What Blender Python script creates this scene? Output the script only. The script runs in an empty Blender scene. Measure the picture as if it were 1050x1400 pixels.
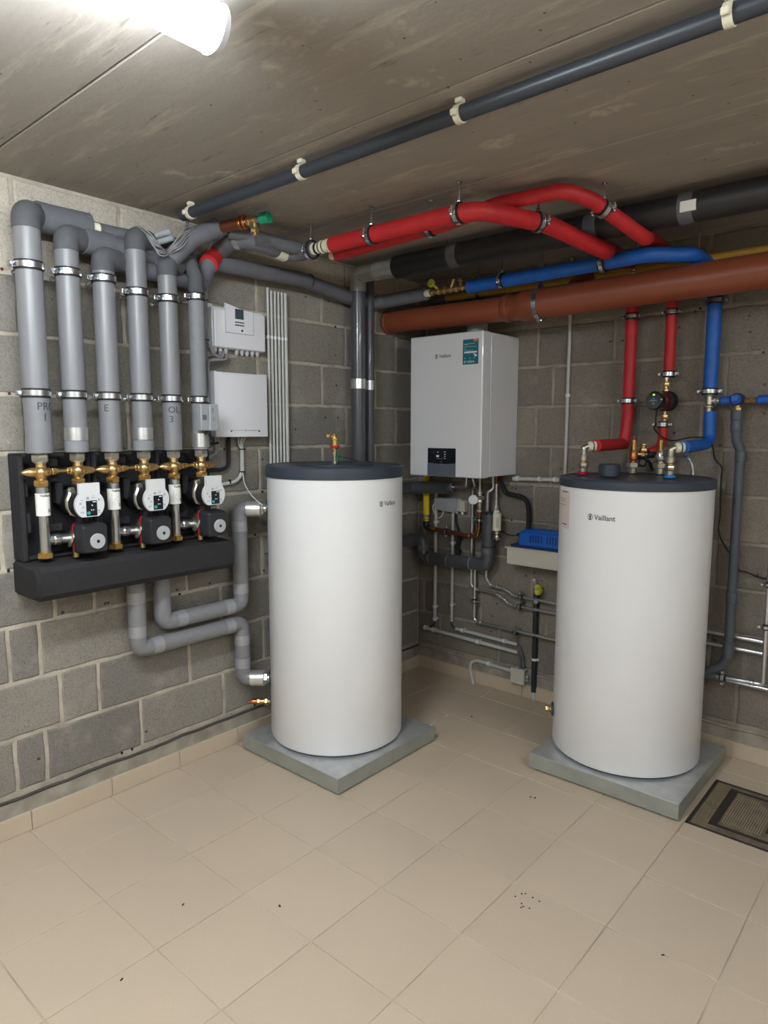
import bpy, bmesh, math, random
from mathutils import Vector, Matrix
random.seed(7)
C = bpy.context.scene.collection
PI = math.pi
# ------------------------------------------------------------------ camera
CAM = (2.4667, -3.1578, 1.4282)
cd = bpy.data.cameras.new('camera'); cam = bpy.data.objects.new('camera', cd); C.objects.link(cam)
cd.sensor_fit = 'HORIZONTAL'; cd.sensor_width = 36.0; cd.lens = 31.667; cd.clip_start = 0.05; cd.clip_end = 50
cam.matrix_world = Matrix([[0.754976, -0.079521, 0.650913, 2.466673], [0.655752, 0.089883, -0.749607, -3.157802], [0.001104, 0.992773, 0.120005, 1.428152], [0.0, 0.0, 0.0, 1.0]])
bpy.context.scene.camera = cam
# ------------------------------------------------------------------ world and exposure
w = bpy.data.worlds.new('basement_world'); bpy.context.scene.world = w; w.use_nodes = True
w.node_tree.nodes['Background'].inputs[0].default_value = (0.6, 0.65, 0.75, 1)
w.node_tree.nodes['Background'].inputs[1].default_value = 0.05
vs = bpy.context.scene.view_settings
vs.view_transform = 'Standard'; vs.look = 'None'; vs.gamma = 1.0; vs.use_curve_mapping = False; vs.exposure = 1.0
LAMP_WHITE = (0.86, 0.94, 1.0, 1)
BATTENS = [  # x, y_near, y_far, strength, label
    (1.30, -2.31, -3.55, 48.0, 'bright white linear batten lamp at the upper left of the ceiling'),
    (3.45, -1.25, -2.75, 21.0, 'second white batten lamp on the ceiling right of the right cylinder'),
    (2.30, -3.55, -4.75, 36.0, 'added unseen white batten lamp, fill light on the ceiling behind the viewpoint'),  # fill lamp added behind the camera to brighten floor and cylinder fronts
]
H = 2.263
RX, RY = 4.25, -4.9           # room size
# ------------------------------------------------------------------ materials
MATS = {}
def newmat(name):
    m = bpy.data.materials.new(name); m.use_nodes = True
    nt = m.node_tree; b = nt.nodes['Principled BSDF']; MATS[name] = m
    return m, nt, b
def srgb(r, g, b):
    f = lambda v: (v/255/12.92) if v/255 <= 0.04045 else ((v/255+0.055)/1.055)**2.4
    return (f(r), f(g), f(b), 1)
def simple(name, col, rough=0.5, metal=0.0, var=0.0, scale=20.0, bump=0.0, bscale=200.0, coat=0.0, stretch=None, emis=None):
    m, nt, b = newmat(name)
    c = srgb(*col)
    b.inputs['Base Color'].default_value = c; b.inputs['Roughness'].default_value = rough
    b.inputs['Metallic'].default_value = metal
    if coat: b.inputs['Coat Weight'].default_value = coat
    tc = nt.nodes.new('ShaderNodeTexCoord')
    vec = tc.outputs['Object']
    if stretch:
        mp = nt.nodes.new('ShaderNodeMapping'); mp.inputs['Scale'].default_value = stretch
        nt.links.new(vec, mp.inputs[0]); vec = mp.outputs[0]
    if var:
        n = nt.nodes.new('ShaderNodeTexNoise'); n.inputs['Scale'].default_value = scale; n.inputs['Detail'].default_value = 5
        nt.links.new(vec, n.inputs['Vector'])
        r = nt.nodes.new('ShaderNodeValToRGB'); r.color_ramp.elements[0].position = .3; r.color_ramp.elements[1].position = .7
        r.color_ramp.elements[0].color = tuple(v*(1-var) for v in c[:3])+(1,)
        r.color_ramp.elements[1].color = tuple(min(1, v*(1+var)) for v in c[:3])+(1,)
        nt.links.new(n.outputs['Fac'], r.inputs[0]); nt.links.new(r.outputs[0], b.inputs['Base Color'])
    if bump:
        n2 = nt.nodes.new('ShaderNodeTexNoise'); n2.inputs['Scale'].default_value = bscale; n2.inputs['Detail'].default_value = 3
        nt.links.new(vec, n2.inputs['Vector'])
        bp = nt.nodes.new('ShaderNodeBump'); bp.inputs['Strength'].default_value = bump; bp.inputs['Distance'].default_value = 0.002
        nt.links.new(n2.outputs['Fac'], bp.inputs['Height']); nt.links.new(bp.outputs[0], b.inputs['Normal'])
    if emis:
        b.inputs['Emission Color'].default_value = LAMP_WHITE; b.inputs['Emission Strength'].default_value = emis
    return m
def mix(nt, fac, a, b_, blend='MIX'):
    n = nt.nodes.new('ShaderNodeMix'); n.data_type = 'RGBA'; n.blend_type = blend
    for sock, v in ((n.inputs[0], fac), (n.inputs[6], a), (n.inputs[7], b_)):
        if hasattr(v, 'links'): nt.links.new(v, sock)
        else: sock.default_value = v
    return n.outputs[2]
def ramp(nt, fac, stops):
    r = nt.nodes.new('ShaderNodeValToRGB'); els = r.color_ramp.elements
    while len(els) < len(stops): els.new(0.5)
    for e, (p, c) in zip(els, stops): e.position = p; e.color = c if len(c) == 4 else (*c, 1)
    nt.links.new(fac, r.inputs[0]); return r.outputs[0]
def noise(nt, vec, scale, detail=5, rough=.55):
    n = nt.nodes.new('ShaderNodeTexNoise'); n.inputs['Scale'].default_value = scale; n.inputs['Detail'].default_value = detail
    n.inputs['Roughness'].default_value = rough
    nt.links.new(vec, n.inputs['Vector']); return n.outputs['Fac']
def block_mat(name, lo, hi, worn):
    m, nt, b = newmat(name)
    geo = nt.nodes.new('ShaderNodeNewGeometry'); oi = nt.nodes.new('ShaderNodeObjectInfo')
    pos = geo.outputs['Position']
    base = mix(nt, noise(nt, pos, 2.2, 4), srgb(*lo), srgb(*hi))
    tone = ramp(nt, oi.outputs['Random'], [(0, (.80, .80, .80)), (.5, (.95, .94, .93)), (1, (1.12, 1.10, 1.06))])
    base = mix(nt, 1.0, base, tone, 'MULTIPLY')
    fine = ramp(nt, noise(nt, pos, 160, 4, .75), [(.32, (.62, .62, .62)), (.5, (1, 1, 1)), (.72, (1.25, 1.24, 1.2))])
    base = mix(nt, 0.85, base, fine, 'MULTIPLY')
    v = nt.nodes.new('ShaderNodeTexVoronoi'); v.inputs['Scale'].default_value = 95; nt.links.new(pos, v.inputs['Vector'])
    pit = ramp(nt, v.outputs['Distance'], [(.10, (0.22, 0.21, 0.2)), (.2, (1, 1, 1))])
    gate = ramp(nt, noise(nt, pos, 38, 2), [(.52, (0, 0, 0)), (.56, (1, 1, 1))])
    base = mix(nt, gate, base, mix(nt, 1.0, base, pit, 'MULTIPLY'))
    smear = ramp(nt, noise(nt, pos, 5.5, 6, .65), [(.54, (0, 0, 0)), (.72, (.5, .5, .5))])
    base = mix(nt, smear, base, srgb(*worn))
    nt.links.new(base, b.inputs['Base Color']); b.inputs['Roughness'].default_value = .93
    bp = nt.nodes.new('ShaderNodeBump'); bp.inputs['Strength'].default_value = .8; bp.inputs['Distance'].default_value = .004
    nt.links.new(noise(nt, pos, 140, 5, .7), bp.inputs['Height']); nt.links.new(bp.outputs[0], b.inputs['Normal'])
    return m
block_mat('block_grey', (118, 114, 108), (146, 141, 132), (168, 160, 148))
block_mat('block_back', (120, 113, 105), (143, 136, 126), (162, 153, 141))
block_mat('block_tan', (176, 167, 153), (196, 188, 174), (205, 198, 184))
def mortar_mat(name, c0, c1, c2):
    m, nt, b = newmat(name); geo = nt.nodes.new('ShaderNodeNewGeometry'); pos = geo.outputs['Position']
    c = ramp(nt, noise(nt, pos, 9, 8, .7), [(.3, srgb(*c0)), (.5, srgb(*c1)), (.75, srgb(*c2))])
    nt.links.new(c, b.inputs['Base Color']); b.inputs['Roughness'].default_value = .95
    bp = nt.nodes.new('ShaderNodeBump'); bp.inputs['Strength'].default_value = .6; bp.inputs['Distance'].default_value = .004
    nt.links.new(noise(nt, pos, 60, 6, .7), bp.inputs['Height']); nt.links.new(bp.outputs[0], b.inputs['Normal'])
mortar_mat('mortar', (140, 132, 120), (172, 163, 148), (198, 189, 173))
mortar_mat('mortar_back', (122, 114, 104), (148, 140, 128), (172, 163, 149))
def tile_mat():
    m, nt, b = newmat('floor_tile'); geo = nt.nodes.new('ShaderNodeNewGeometry'); oi = nt.nodes.new('ShaderNodeObjectInfo'); pos = geo.outputs['Position']
    c = mix(nt, noise(nt, pos, 1.6, 5), srgb(186, 169, 149), srgb(196, 179, 157))
    tone = ramp(nt, oi.outputs['Random'], [(0, (.975, .975, .975)), (1, (1.015, 1.015, 1.015))])
    c = mix(nt, 1.0, c, tone, 'MULTIPLY')
    sp = ramp(nt, noise(nt, pos, 330, 2, .6), [(.3, (.88, .87, .86)), (.55, (1, 1, 1)), (.75, (1.05, 1.05, 1.05))])
    c = mix(nt, .8, c, sp, 'MULTIPLY')
    dirt = ramp(nt, noise(nt, pos, 22, 8, .75), [(.70, (0, 0, 0)), (.82, (.35, .35, .35))])
    c = mix(nt, dirt, c, srgb(120, 106, 92))
    nt.links.new(c, b.inputs['Base Color'])
    rr = ramp(nt, noise(nt, pos, 6, 4), [(.3, (.42, .42, .42)), (.7, (.56, .56, .56))]); nt.links.new(rr, b.inputs['Roughness'])
tile_mat()
simple('grout', (186, 172, 152), .9, var=.35, scale=3.5)
simple('skirting_tile', (190, 174, 153), .5, var=.06, scale=3)
def ceil_mat():
    m, nt, b = newmat('ceiling_concrete'); geo = nt.nodes.new('ShaderNodeNewGeometry'); pos = geo.outputs['Position']
    mp = nt.nodes.new('ShaderNodeMapping'); mp.inputs['Scale'].default_value = (.35, 2.6, 1); nt.links.new(pos, mp.inputs[0]); st = mp.outputs[0]
    c = mix(nt, noise(nt, st, 3.0, 8, .65), srgb(140, 133, 124), srgb(172, 164, 154))
    c = mix(nt, ramp(nt, noise(nt, st, 7, 8, .7), [(.55, (0, 0, 0)), (.70, (.75, .75, .75))]), c, srgb(196, 186, 171))
    c = mix(nt, ramp(nt, noise(nt, st, 13, 8, .75), [(.60, (0, 0, 0)), (.70, (.7, .7, .7))]), c, srgb(106, 92, 78))
    c = mix(nt, ramp(nt, noise(nt, pos, 4.2, 4, .6), [(.62, (0, 0, 0)), (.68, (.6, .6, .6))]), c, srgb(204, 195, 182))
    v = nt.nodes.new('ShaderNodeTexVoronoi'); v.inputs['Scale'].default_value = 16; nt.links.new(pos, v.inputs['Vector'])
    c = mix(nt, ramp(nt, v.outputs['Distance'], [(.04, (.8, .8, .8)), (.07, (0, 0, 0))]), c, srgb(70, 60, 52))
    nt.links.new(c, b.inputs['Base Color']); b.inputs['Roughness'].default_value = .85
    bp = nt.nodes.new('ShaderNodeBump'); bp.inputs['Strength'].default_value = .35; bp.inputs['Distance'].default_value = .003
    nt.links.new(noise(nt, pos, 40, 5), bp.inputs['Height']); nt.links.new(bp.outputs[0], b.inputs['Normal'])
ceil_mat()
simple('tape_grey', (158, 159, 163), .28, .35, var=.06, scale=25)
simple('concrete_strip', (148, 141, 129), .9, var=.3, scale=12, bump=.6, bscale=50)
simple('membrane', (66, 64, 60), .8, var=.2, scale=20)
simple('white_enamel', (232, 233, 235), .32, var=.015, scale=3, coat=.2)
simple('boiler_white', (216, 216, 219), .28, coat=.3)
simple('plastic_white', (218, 218, 222), .45)
simple('plastic_grey', (150, 154, 158), .5)
simple('box_grey', (172, 172, 170), .55)
simple('conduit_grey', (186, 186, 182), .5, var=.04, scale=8)
simple('cable_grey', (140, 140, 142), .55)
simple('cap_blue_grey', (56, 64, 76), .42, var=.06, scale=6)
simple('panel_black', (22, 26, 34), .15, coat=.6)
simple('panel_slate', (92, 98, 108), .35)
simple('display_grey', (64, 76, 84), .2)
simple('galvanised', (196, 198, 198), .34, .6, var=.12, scale=18, bump=.1, bscale=60)
simple('galvanised_dull', (158, 161, 154), .5, .35, var=.12, scale=10)
simple('foam_grey', (126, 127, 131), .72, var=.06, scale=30, bump=.15, bscale=150)
simple('pvc_jacket', (122, 122, 125), .38, var=.05, scale=12)
simple('foam_dark', (96, 97, 101), .8, var=.1, scale=25, bump=.3, bscale=180)
simple('foam_mid', (98, 98, 105), .72, var=.1, scale=20, bump=.2, bscale=120)
simple('foam_black', (38, 36, 37), .5, var=.2, scale=12, bump=.3, bscale=120)
simple('foam_elbow', (82, 83, 86), .85, var=.1, scale=25, bump=.3, bscale=180)
simple('jacket_dark', (78, 79, 84), .28, var=.12, scale=10, coat=.2)
simple('alu_tape', (215, 215, 215), .3, .8, var=.08, scale=30, bump=.2, bscale=90)
simple('steel', (200, 203, 206), .25, .95, var=.06, scale=30)
simple('steel_pipe', (205, 208, 210), .24, .85, var=.06, scale=14)
simple('nickel', (190, 186, 174), .28, .85)
simple('brass', (196, 164, 112), .3, .9, var=.08, scale=40)
simple('brass_pale', (214, 176, 110), .25, .9)
simple('copper', (140, 84, 62), .38, .75, var=.15, scale=20)
simple('copper_fitting', (188, 120, 78), .3, .9)
simple('rubber_black', (22, 22, 24), .7)
simple('slate_pipe', (56, 60, 68), .4)
simple('epp_black', (32, 31, 34), .8, var=.15, scale=60, bump=.6, bscale=260)
simple('pump_black', (26, 26, 30), .45, var=.1, scale=30)
simple('actuator_black', (34, 34, 38), .55)
simple('knob_grey', (168, 168, 170), .4)
simple('pump_face', (206, 206, 208), .4)
simple('red_plastic', (178, 38, 46), .4)
simple('pump_red', (92, 20, 30), .35)
simple('teal_dot', (30, 150, 140), .4)
simple('red_foam', (186, 34, 38), .55, var=.12, scale=26, bump=.2, bscale=90)
simple('blue_foam', (24, 92, 180), .5, var=.14, scale=26, bump=.25, bscale=80)
simple('orange_pvc', (132, 68, 44), .4, var=.08, scale=5)
simple('yellow_jacket', (196, 150, 54), .5, var=.1, scale=12)
simple('yellow_bright', (226, 196, 40), .45)
simple('yellow_green', (196, 196, 80), .45)
simple('cream_plastic', (226, 222, 198), .5)
simple('green_plastic', (26, 150, 110), .45)
simple('dark_green', (20, 96, 74), .5)
simple('drain_grey', (84, 89, 97), .45, var=.05, scale=8)
simple('blue_case', (22, 92, 184), .42)
simple('blue_dark', (14, 44, 96), .5)
simple('shelf_cream', (196, 192, 180), .5)
simple('ink_dark', (58, 60, 66), .5)
simple('ink_pen', (60, 60, 66), .6)
simple('label_white', (232, 230, 224), .5)
simple('label_pink', (216, 206, 200), .55)
simple('teal_sticker', (18, 104, 118), .35)
simple('orange_print', (226, 130, 70), .4)
simple('cyan_ring', (30, 130, 205), .4)
simple('crimson_ring', (196, 30, 60), .4)
simple('paint_white', (222, 224, 224), .5)
simple('cover_metal', (126, 114, 100), .5, .4, var=.35, scale=22, bump=.3, bscale=60)
simple('cover_rib', (176, 162, 136), .45, .5, var=.15, scale=30)
simple('cover_black', (46, 39, 34), .6)
simple('green_led', (60, 210, 60), .4)
simple('debris', (52, 40, 30), .9)
simple('wall_plug_red', (84, 36, 32), .7)
simple('hole_dark', (22, 20, 18), .9)
simple('pvc_black_pipe', (36, 40, 46), .5)
M = MATS
# ------------------------------------------------------------------ mesh builder
class MB:
    def __init__(s): s.v = []; s.f = []; s.sharp = 35
    def add(s, vs_, fs):
        o = len(s.v); s.v += [Vector(p) for p in vs_]; s.f += [tuple(i+o for i in f) for f in fs]; return s
    def box(s, c, d, bev=0.0, rot=None):
        c = Vector(c); hx, hy, hz = d[0]/2, d[1]/2, d[2]/2
        R = rot or Matrix.Identity(3)
        if bev <= 0:
            vs_ = [R @ Vector((x*hx, y*hy, z*hz))+c for x in (-1, 1) for y in (-1, 1) for z in (-1, 1)]
            s.add(vs_, [(0, 1, 3, 2), (4, 6, 7, 5), (0, 4, 5, 1), (2, 3, 7, 6), (0, 2, 6, 4), (1, 5, 7, 3)]); return s
        b = min(bev, hx*.95, hy*.95, hz*.95)
        vs_ = []; idx = {}
        for sx in (-1, 1):
            for sy in (-1, 1):
                for sz in (-1, 1):
                    for ax in range(3):
                        p = [sx*(hx-b), sy*(hy-b), sz*(hz-b)]; full = (hx, hy, hz); sg = (sx, sy, sz)
                        p[ax] = sg[ax]*full[ax]
                        idx[(sx, sy, sz, ax)] = len(vs_); vs_.append(R @ Vector(p)+c)
        fs = []
        for ax in range(3):
            a1, a2 = (ax+1) % 3, (ax+2) % 3
            for sg in (-1, 1):
                q = []
                for (u, v_) in ((-1, -1), (1, -1), (1, 1), (-1, 1)):
                    k = [0, 0, 0]; k[ax] = sg; k[a1] = u; k[a2] = v_; q.append(idx[(*k, ax)])
                fs.append(tuple(q if sg > 0 else q[::-1]))
        for ax in range(3):
            a1, a2 = (ax+1) % 3, (ax+2) % 3
            for u in (-1, 1):
                for v_ in (-1, 1):
                    k0 = [0, 0, 0]; k0[a1] = u; k0[a2] = v_; k1 = list(k0); k0[ax] = -1; k1[ax] = 1
                    q = [idx[(*k0, a1)], idx[(*k1, a1)], idx[(*k1, a2)], idx[(*k0, a2)]]
                    if u*v_ < 0: q = q[::-1]
                    fs.append(tuple(q))
        for sx in (-1, 1):
            for sy in (-1, 1):
                for sz in (-1, 1):
                    q = [idx[(sx, sy, sz, a)] for a in range(3)]
                    fs.append(tuple(q if sx*sy*sz > 0 else q[::-1]))
        s.add(vs_, fs); return s
    def span(s, a, b, bev=0.0):
        a = Vector(a); b = Vector(b)
        return s.box((a+b)/2, [abs(x) for x in (b-a)], bev)
    def lathe(s, o, axis, prof, n=24, caps=True):
        o = Vector(o); ax = Vector(axis).normalized()
        t = Vector((0, 0, 1)) if abs(ax.z) < .9 else Vector((1, 0, 0))
        u = ax.cross(t).normalized(); w_ = ax.cross(u)
        vs_ = []; fs = []
        for (r, h) in prof:
            for k in range(n):
                a = 2*PI*k/n; vs_.append(o+ax*h+u*(r*math.cos(a))+w_*(r*math.sin(a)))
        for i in range(len(prof)-1):
            for k in range(n):
                k2 = (k+1) % n; fs.append((i*n+k, i*n+k2, (i+1)*n+k2, (i+1)*n+k))
        if caps:
            fs.append(tuple(range(n-1, -1, -1))); fs.append(tuple((len(prof)-1)*n+k for k in range(n)))
        s.add(vs_, fs); return s
    def cyl(s, a, b, r, n=16, bev=0.0, r2=None):
        a = Vector(a); b = Vector(b); L_ = (b-a).length; r2 = r if r2 is None else r2
        if bev: prof = [(r-bev, 0), (r, bev), (r2, L_-bev), (r2-bev, L_)]
        else: prof = [(r, 0), (r2, L_)]
        return s.lathe(a, b-a, prof, n)
    def hexnut(s, a, b, r, rotk=0):
        a = Vector(a); b = Vector(b); L_ = (b-a).length; c = L_*.14
        s.lathe(a, b-a, [(r*.9, 0), (r, c), (r, L_-c), (r*.9, L_)], 6); return s
    def tube(s, pts, r, fil=0.0, n=14, seg=6, caps=True, rs=None):
        P = [Vector(p) for p in pts]; path = []
        for i, p in enumerate(P):
            if i in (0, len(P)-1) or fil <= 0: path.append(p); continue
            a = (P[i-1]-p); b = (P[i+1]-p); la, lb = a.length, b.length
            a.normalize(); b.normalize(); ang = a.angle(b, PI)
            if ang > PI-.03: path.append(p); continue
            t_ = min(fil/math.tan(ang/2), la*.48, lb*.48); p0 = p+a*t_; p1 = p+b*t_
            for k in range(seg+1):
                u = k/seg; path.append(p0*(1-u)**2+p*(2*u*(1-u))+p1*u*u)
        n_ = len(path); tg = []
        for i in range(n_):
            d = (path[min(i+1, n_-1)]-path[max(i-1, 0)]); tg.append(d.normalized())
        nv = tg[0].cross(Vector((0, 0, 1)) if abs(tg[0].z) < .9 else Vector((1, 0, 0))).normalized()
        vs_ = []; fs = []
        for i in range(n_):
            nv = (nv-tg[i]*nv.dot(tg[i])).normalized(); bv = tg[i].cross(nv)
            rr = r if rs is None else rs[min(i, len(rs)-1)]
            for k in range(n):
                a = 2*PI*k/n; vs_.append(path[i]+nv*(rr*math.cos(a))+bv*(rr*math.sin(a)))
        for i in range(n_-1):
            for k in range(n):
                k2 = (k+1) % n; fs.append((i*n+k, i*n+k2, (i+1)*n+k2, (i+1)*n+k))
        if caps: fs.append(tuple(range(n-1, -1, -1))); fs.append(tuple((n_-1)*n+k for k in range(n)))
        s.add(vs_, fs); return s
    def spline(s, pts, r, n=8, sub=6):
        P = [Vector(p) for p in pts]; Q = []
        for i in range(len(P)-1):
            p0, p1, p2, p3 = P[max(i-1, 0)], P[i], P[i+1], P[min(i+2, len(P)-1)]
            for k in range(sub):
                t_ = k/sub
                Q.append(.5*((2*p1)+(p2-p0)*t_+(2*p0-5*p1+4*p2-p3)*t_**2+(3*p1-p0-3*p2+p3)*t_**3))
        Q.append(P[-1]); return s.tube(Q, r, 0, n)
    def ring(s, o, axis, R, r, n=24, m=8, arc=None):
        o = Vector(o); ax = Vector(axis).normalized(); t = Vector((0, 0, 1)) if abs(ax.z) < .9 else Vector((1, 0, 0))
        u = ax.cross(t).normalized(); w_ = ax.cross(u); vs_ = []; fs = []
        for i in range(n):
            a = 2*PI*i/n; d = u*math.cos(a)+w_*math.sin(a)
            for k in range(m):
                b = 2*PI*k/m; vs_.append(o+d*(R+r*math.cos(b))+ax*(r*math.sin(b)))
        for i in range(n):
            for k in range(m):
                fs.append((i*m+k, ((i+1) % n)*m+k, ((i+1) % n)*m+(k+1) % m, i*m+(k+1) % m))
        s.add(vs_, fs); return s
    def band(s, o, axis, ri, ro, h, n=24):
        ax = Vector(axis).normalized(); return s.lathe(Vector(o)-ax*(h/2), ax, [(ri, 0), (ro, 0), (ro, h), (ri, h), (ri, 0)], n, caps=False)
    def prism(s, pts2, o, U, V, W_):      # polygon in plane o + u*U + v*V extruded along W_
        o = Vector(o); U = Vector(U); V = Vector(V); W_ = Vector(W_); n = len(pts2)
        vs_ = [o+U*a+V*b for a, b in pts2]; vs_ += [p+W_ for p in vs_]
        fs = [tuple(range(n-1, -1, -1)), tuple(range(n, 2*n))]+[(i, (i+1) % n, n+(i+1) % n, n+i) for i in range(n)]
        s.add(vs_, fs); return s
def wloc(o):
    v = Vector((0, 0, 0))
    while o: v = v+o.location; o = o.parent
    return v
def build(name, mb, mat, parent=None, smooth=True, origin=None):
    me = bpy.data.meshes.new(name)
    off = wloc(parent) if parent else Vector((0, 0, 0))
    org = Vector(origin) if origin is not None else (Vector((0, 0, 0)))
    if parent is None and origin is None and mb.v:
        xs = [p.x for p in mb.v]; ys = [p.y for p in mb.v]; zs = [p.z for p in mb.v]
        org = Vector(((min(xs)+max(xs))/2, (min(ys)+max(ys))/2, min(zs)))
    me.from_pydata([p-off-org for p in mb.v], [], mb.f); me.validate()
    bm = bmesh.new(); bm.from_mesh(me); bmesh.ops.recalc_face_normals(bm, faces=bm.faces); bm.to_mesh(me); bm.free()
    mats = mat if isinstance(mat, (list, tuple)) else [mat]
    for q in mats: me.materials.append(M[q])
    if smooth:
        for p in me.polygons: p.use_smooth = True
        me.set_sharp_from_angle(angle=math.radians(mb.sharp))
    o = bpy.data.objects.new(name, me); C.objects.link(o)
    if parent: o.parent = parent
    o.location = org
    return o
def tag(o, label, cat, group=None):
    o['label'] = label; o['category'] = cat
    if group: o['group'] = group
    return o
def thing(name, label, cat, loc, group=None):
    o = bpy.data.objects.new(name, None); C.objects.link(o); o.location = loc; o.empty_display_size = .05
    return tag(o, label, cat, group)
def struct(name, mb, mat, **k):
    o = build(name, mb, mat, origin=(0, 0, 0), **k); o['kind'] = 'structure'; return o
def copy_tree(o, parent=None):
    c = o.copy(); C.objects.link(c); c.parent = parent
    for ch in o.children: copy_tree(ch, c)
    return c
def text_mesh(body, size, fn, name, mat, parent, subdiv=False, bold=0.0):
    """flat lettering: fn maps (u right, v up) in metres to a world point"""
    cu = bpy.data.curves.new('lettering', 'FONT'); cu.body = body; cu.size = size; cu.resolution_u = 3; cu.offset = bold
    to = bpy.data.objects.new('lettering', cu); C.objects.link(to)
    bpy.context.view_layer.update()
    me = bpy.data.meshes.new_from_object(to.evaluated_get(bpy.context.evaluated_depsgraph_get()))
    C.objects.unlink(to); bpy.data.objects.remove(to); bpy.data.curves.remove(cu)
    off = wloc(parent)
    for v in me.vertices: v.co = Vector(fn(v.co.x, v.co.y))-off
    me.materials.clear(); me.materials.append(M[mat]); me.name = name
    o = bpy.data.objects.new(name, me); C.objects.link(o); o.parent = parent; return o
def pipe_clamp(parent, c, axis, r, wall, steel='steel', side=None, nrod=True, w_=.018, ears=(-1, 1)):
    """two half steel bands lined with rubber, bolt ears and the threaded rod into what carries it"""
    c = Vector(c); ax = Vector(axis).normalized()
    m = MB(); m.band(c, ax, r+.001, r+.006, w_, 24)
    sd = Vector(side).normalized() if side is not None else Vector((0, 0, 1)).cross(ax).normalized()
    for sg in ears:
        e = c+sd*(sg*(r+.013)); m.box(e, (.016 if abs(sd.x) > .5 else .012, .016 if abs(sd.y) > .5 else .012, w_) if abs(ax.z) > .5 else (.014, .014, .014), .002)
        out = Vector(wall)-c if wall is not None else Vector((1, 0, 0))
        out = (out-sd*out.dot(sd)).normalized() if out.length > 0 else out
        m.cyl(e+out*.014, e-out*.018, .0035, 8); m.hexnut(e-out*.008, e-out*.016, .007)
    o = build('clamp', m, steel, parent)
    g = MB(); g.band(c, ax, r-.001, r+.003, w_+.012, 24); build('rubber_lining', g, 'rubber_black', o)
    if wall is not None and nrod:
        wv = Vector(wall); d = (wv-c).normalized(); q = MB(); q.cyl(c+d*(r+.003), wv, .0035, 8); q.hexnut(c+d*(r+.004), c+d*(r+.016), .008)
        q.cyl(wv-d*.004, wv, .010, 10)
        build('threaded_rod', q, steel, o)
    return o
def bandpart(parent, name, c, axis, r, h, mat, n=20):
    m = MB(); ax = Vector(axis).normalized(); m.lathe(Vector(c)-ax*(h/2), ax, [(r-.002, 0), (r, .001), (r, h-.001), (r-.002, h)], n)
    return build(name, m, mat, parent)
# ================================================================== THE ROOM
HOLE = (1.775, -0.675, 2.395, -0.270)          # recessed cover in the floor
def rects_minus(x0, y0, x1, y1):
    hx0, hy0, hx1, hy1 = HOLE
    if x1 <= hx0 or x0 >= hx1 or y1 <= hy0 or y0 >= hy1: return [(x0, y0, x1, y1)]
    out = []
    if x0 < hx0: out.append((x0, y0, hx0, y1))
    if x1 > hx1: out.append((hx1, y0, x1, y1))
    a, b = max(x0, hx0), min(x1, hx1)
    if y0 < hy0: out.append((a, y0, b, hy0))
    if y1 > hy1: out.append((a, hy1, b, y1))
    return out
fl = MB(); fl.span((-.1, RY-.1, -.10), (RX+.1, .1, -.003))
floor = struct('floor', fl, 'grout', smooth=False)
T = .301; cache = {}
gx = [0.0]+[.268+T*k for k in range(20) if .268+T*k < RX]+[RX]
gy = [-.17-T*k for k in range(-1, 20)]; gy = [0.0]+[y for y in gy if RY < y < -.02]+[RY]
for i in range(len(gx)-1):
    for j in range(len(gy)-1):
        x0, x1, y1, y0 = gx[i]+.0016, gx[i+1]-.0016, gy[j]-.0016, gy[j+1]+.0016
        if x1-x0 < .01 or y1-y0 < .01: continue
        rs = rects_minus(x0, y0, x1, y1)
        if not rs: continue
        cx, cy = (x0+x1)/2, (y0+y1)/2
        key = (round(x1-x0, 4), round(y1-y0, 4)) if len(rs) == 1 and rs[0] == (x0, y0, x1, y1) else None
        if key and key in cache:
            o = bpy.data.objects.new('tile', cache[key]); C.objects.link(o); o.parent = floor; o.location = (cx, cy, 0); continue
        m = MB()
        for (a, b, c_, d) in rs: m.span((a, b, -.008), (c_, d, 0), .0012)
        o = build('tile', m, 'floor_tile', floor, smooth=False, origin=(cx, cy, 0))
        if key: cache[key] = o.data
# ceiling of cast concrete planks
cb = MB(); cb.span((-.1, RY-.1, H+.012), (RX+.1, .1, H+.15)); ceiling = struct('ceiling', cb, 'membrane', smooth=False)
ys = [0.0, -.55, -1.135, -1.718, -2.302, -2.888, -3.474, -4.06, RY]
for a, b in zip(ys[:-1], ys[1:]):
    m = MB(); m.span((-.05, b+.002, H), (RX+.05, a-.002, H+.05), .003)
    build('ceiling_slab', m, 'ceiling_concrete', ceiling, smooth=False)
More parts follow.
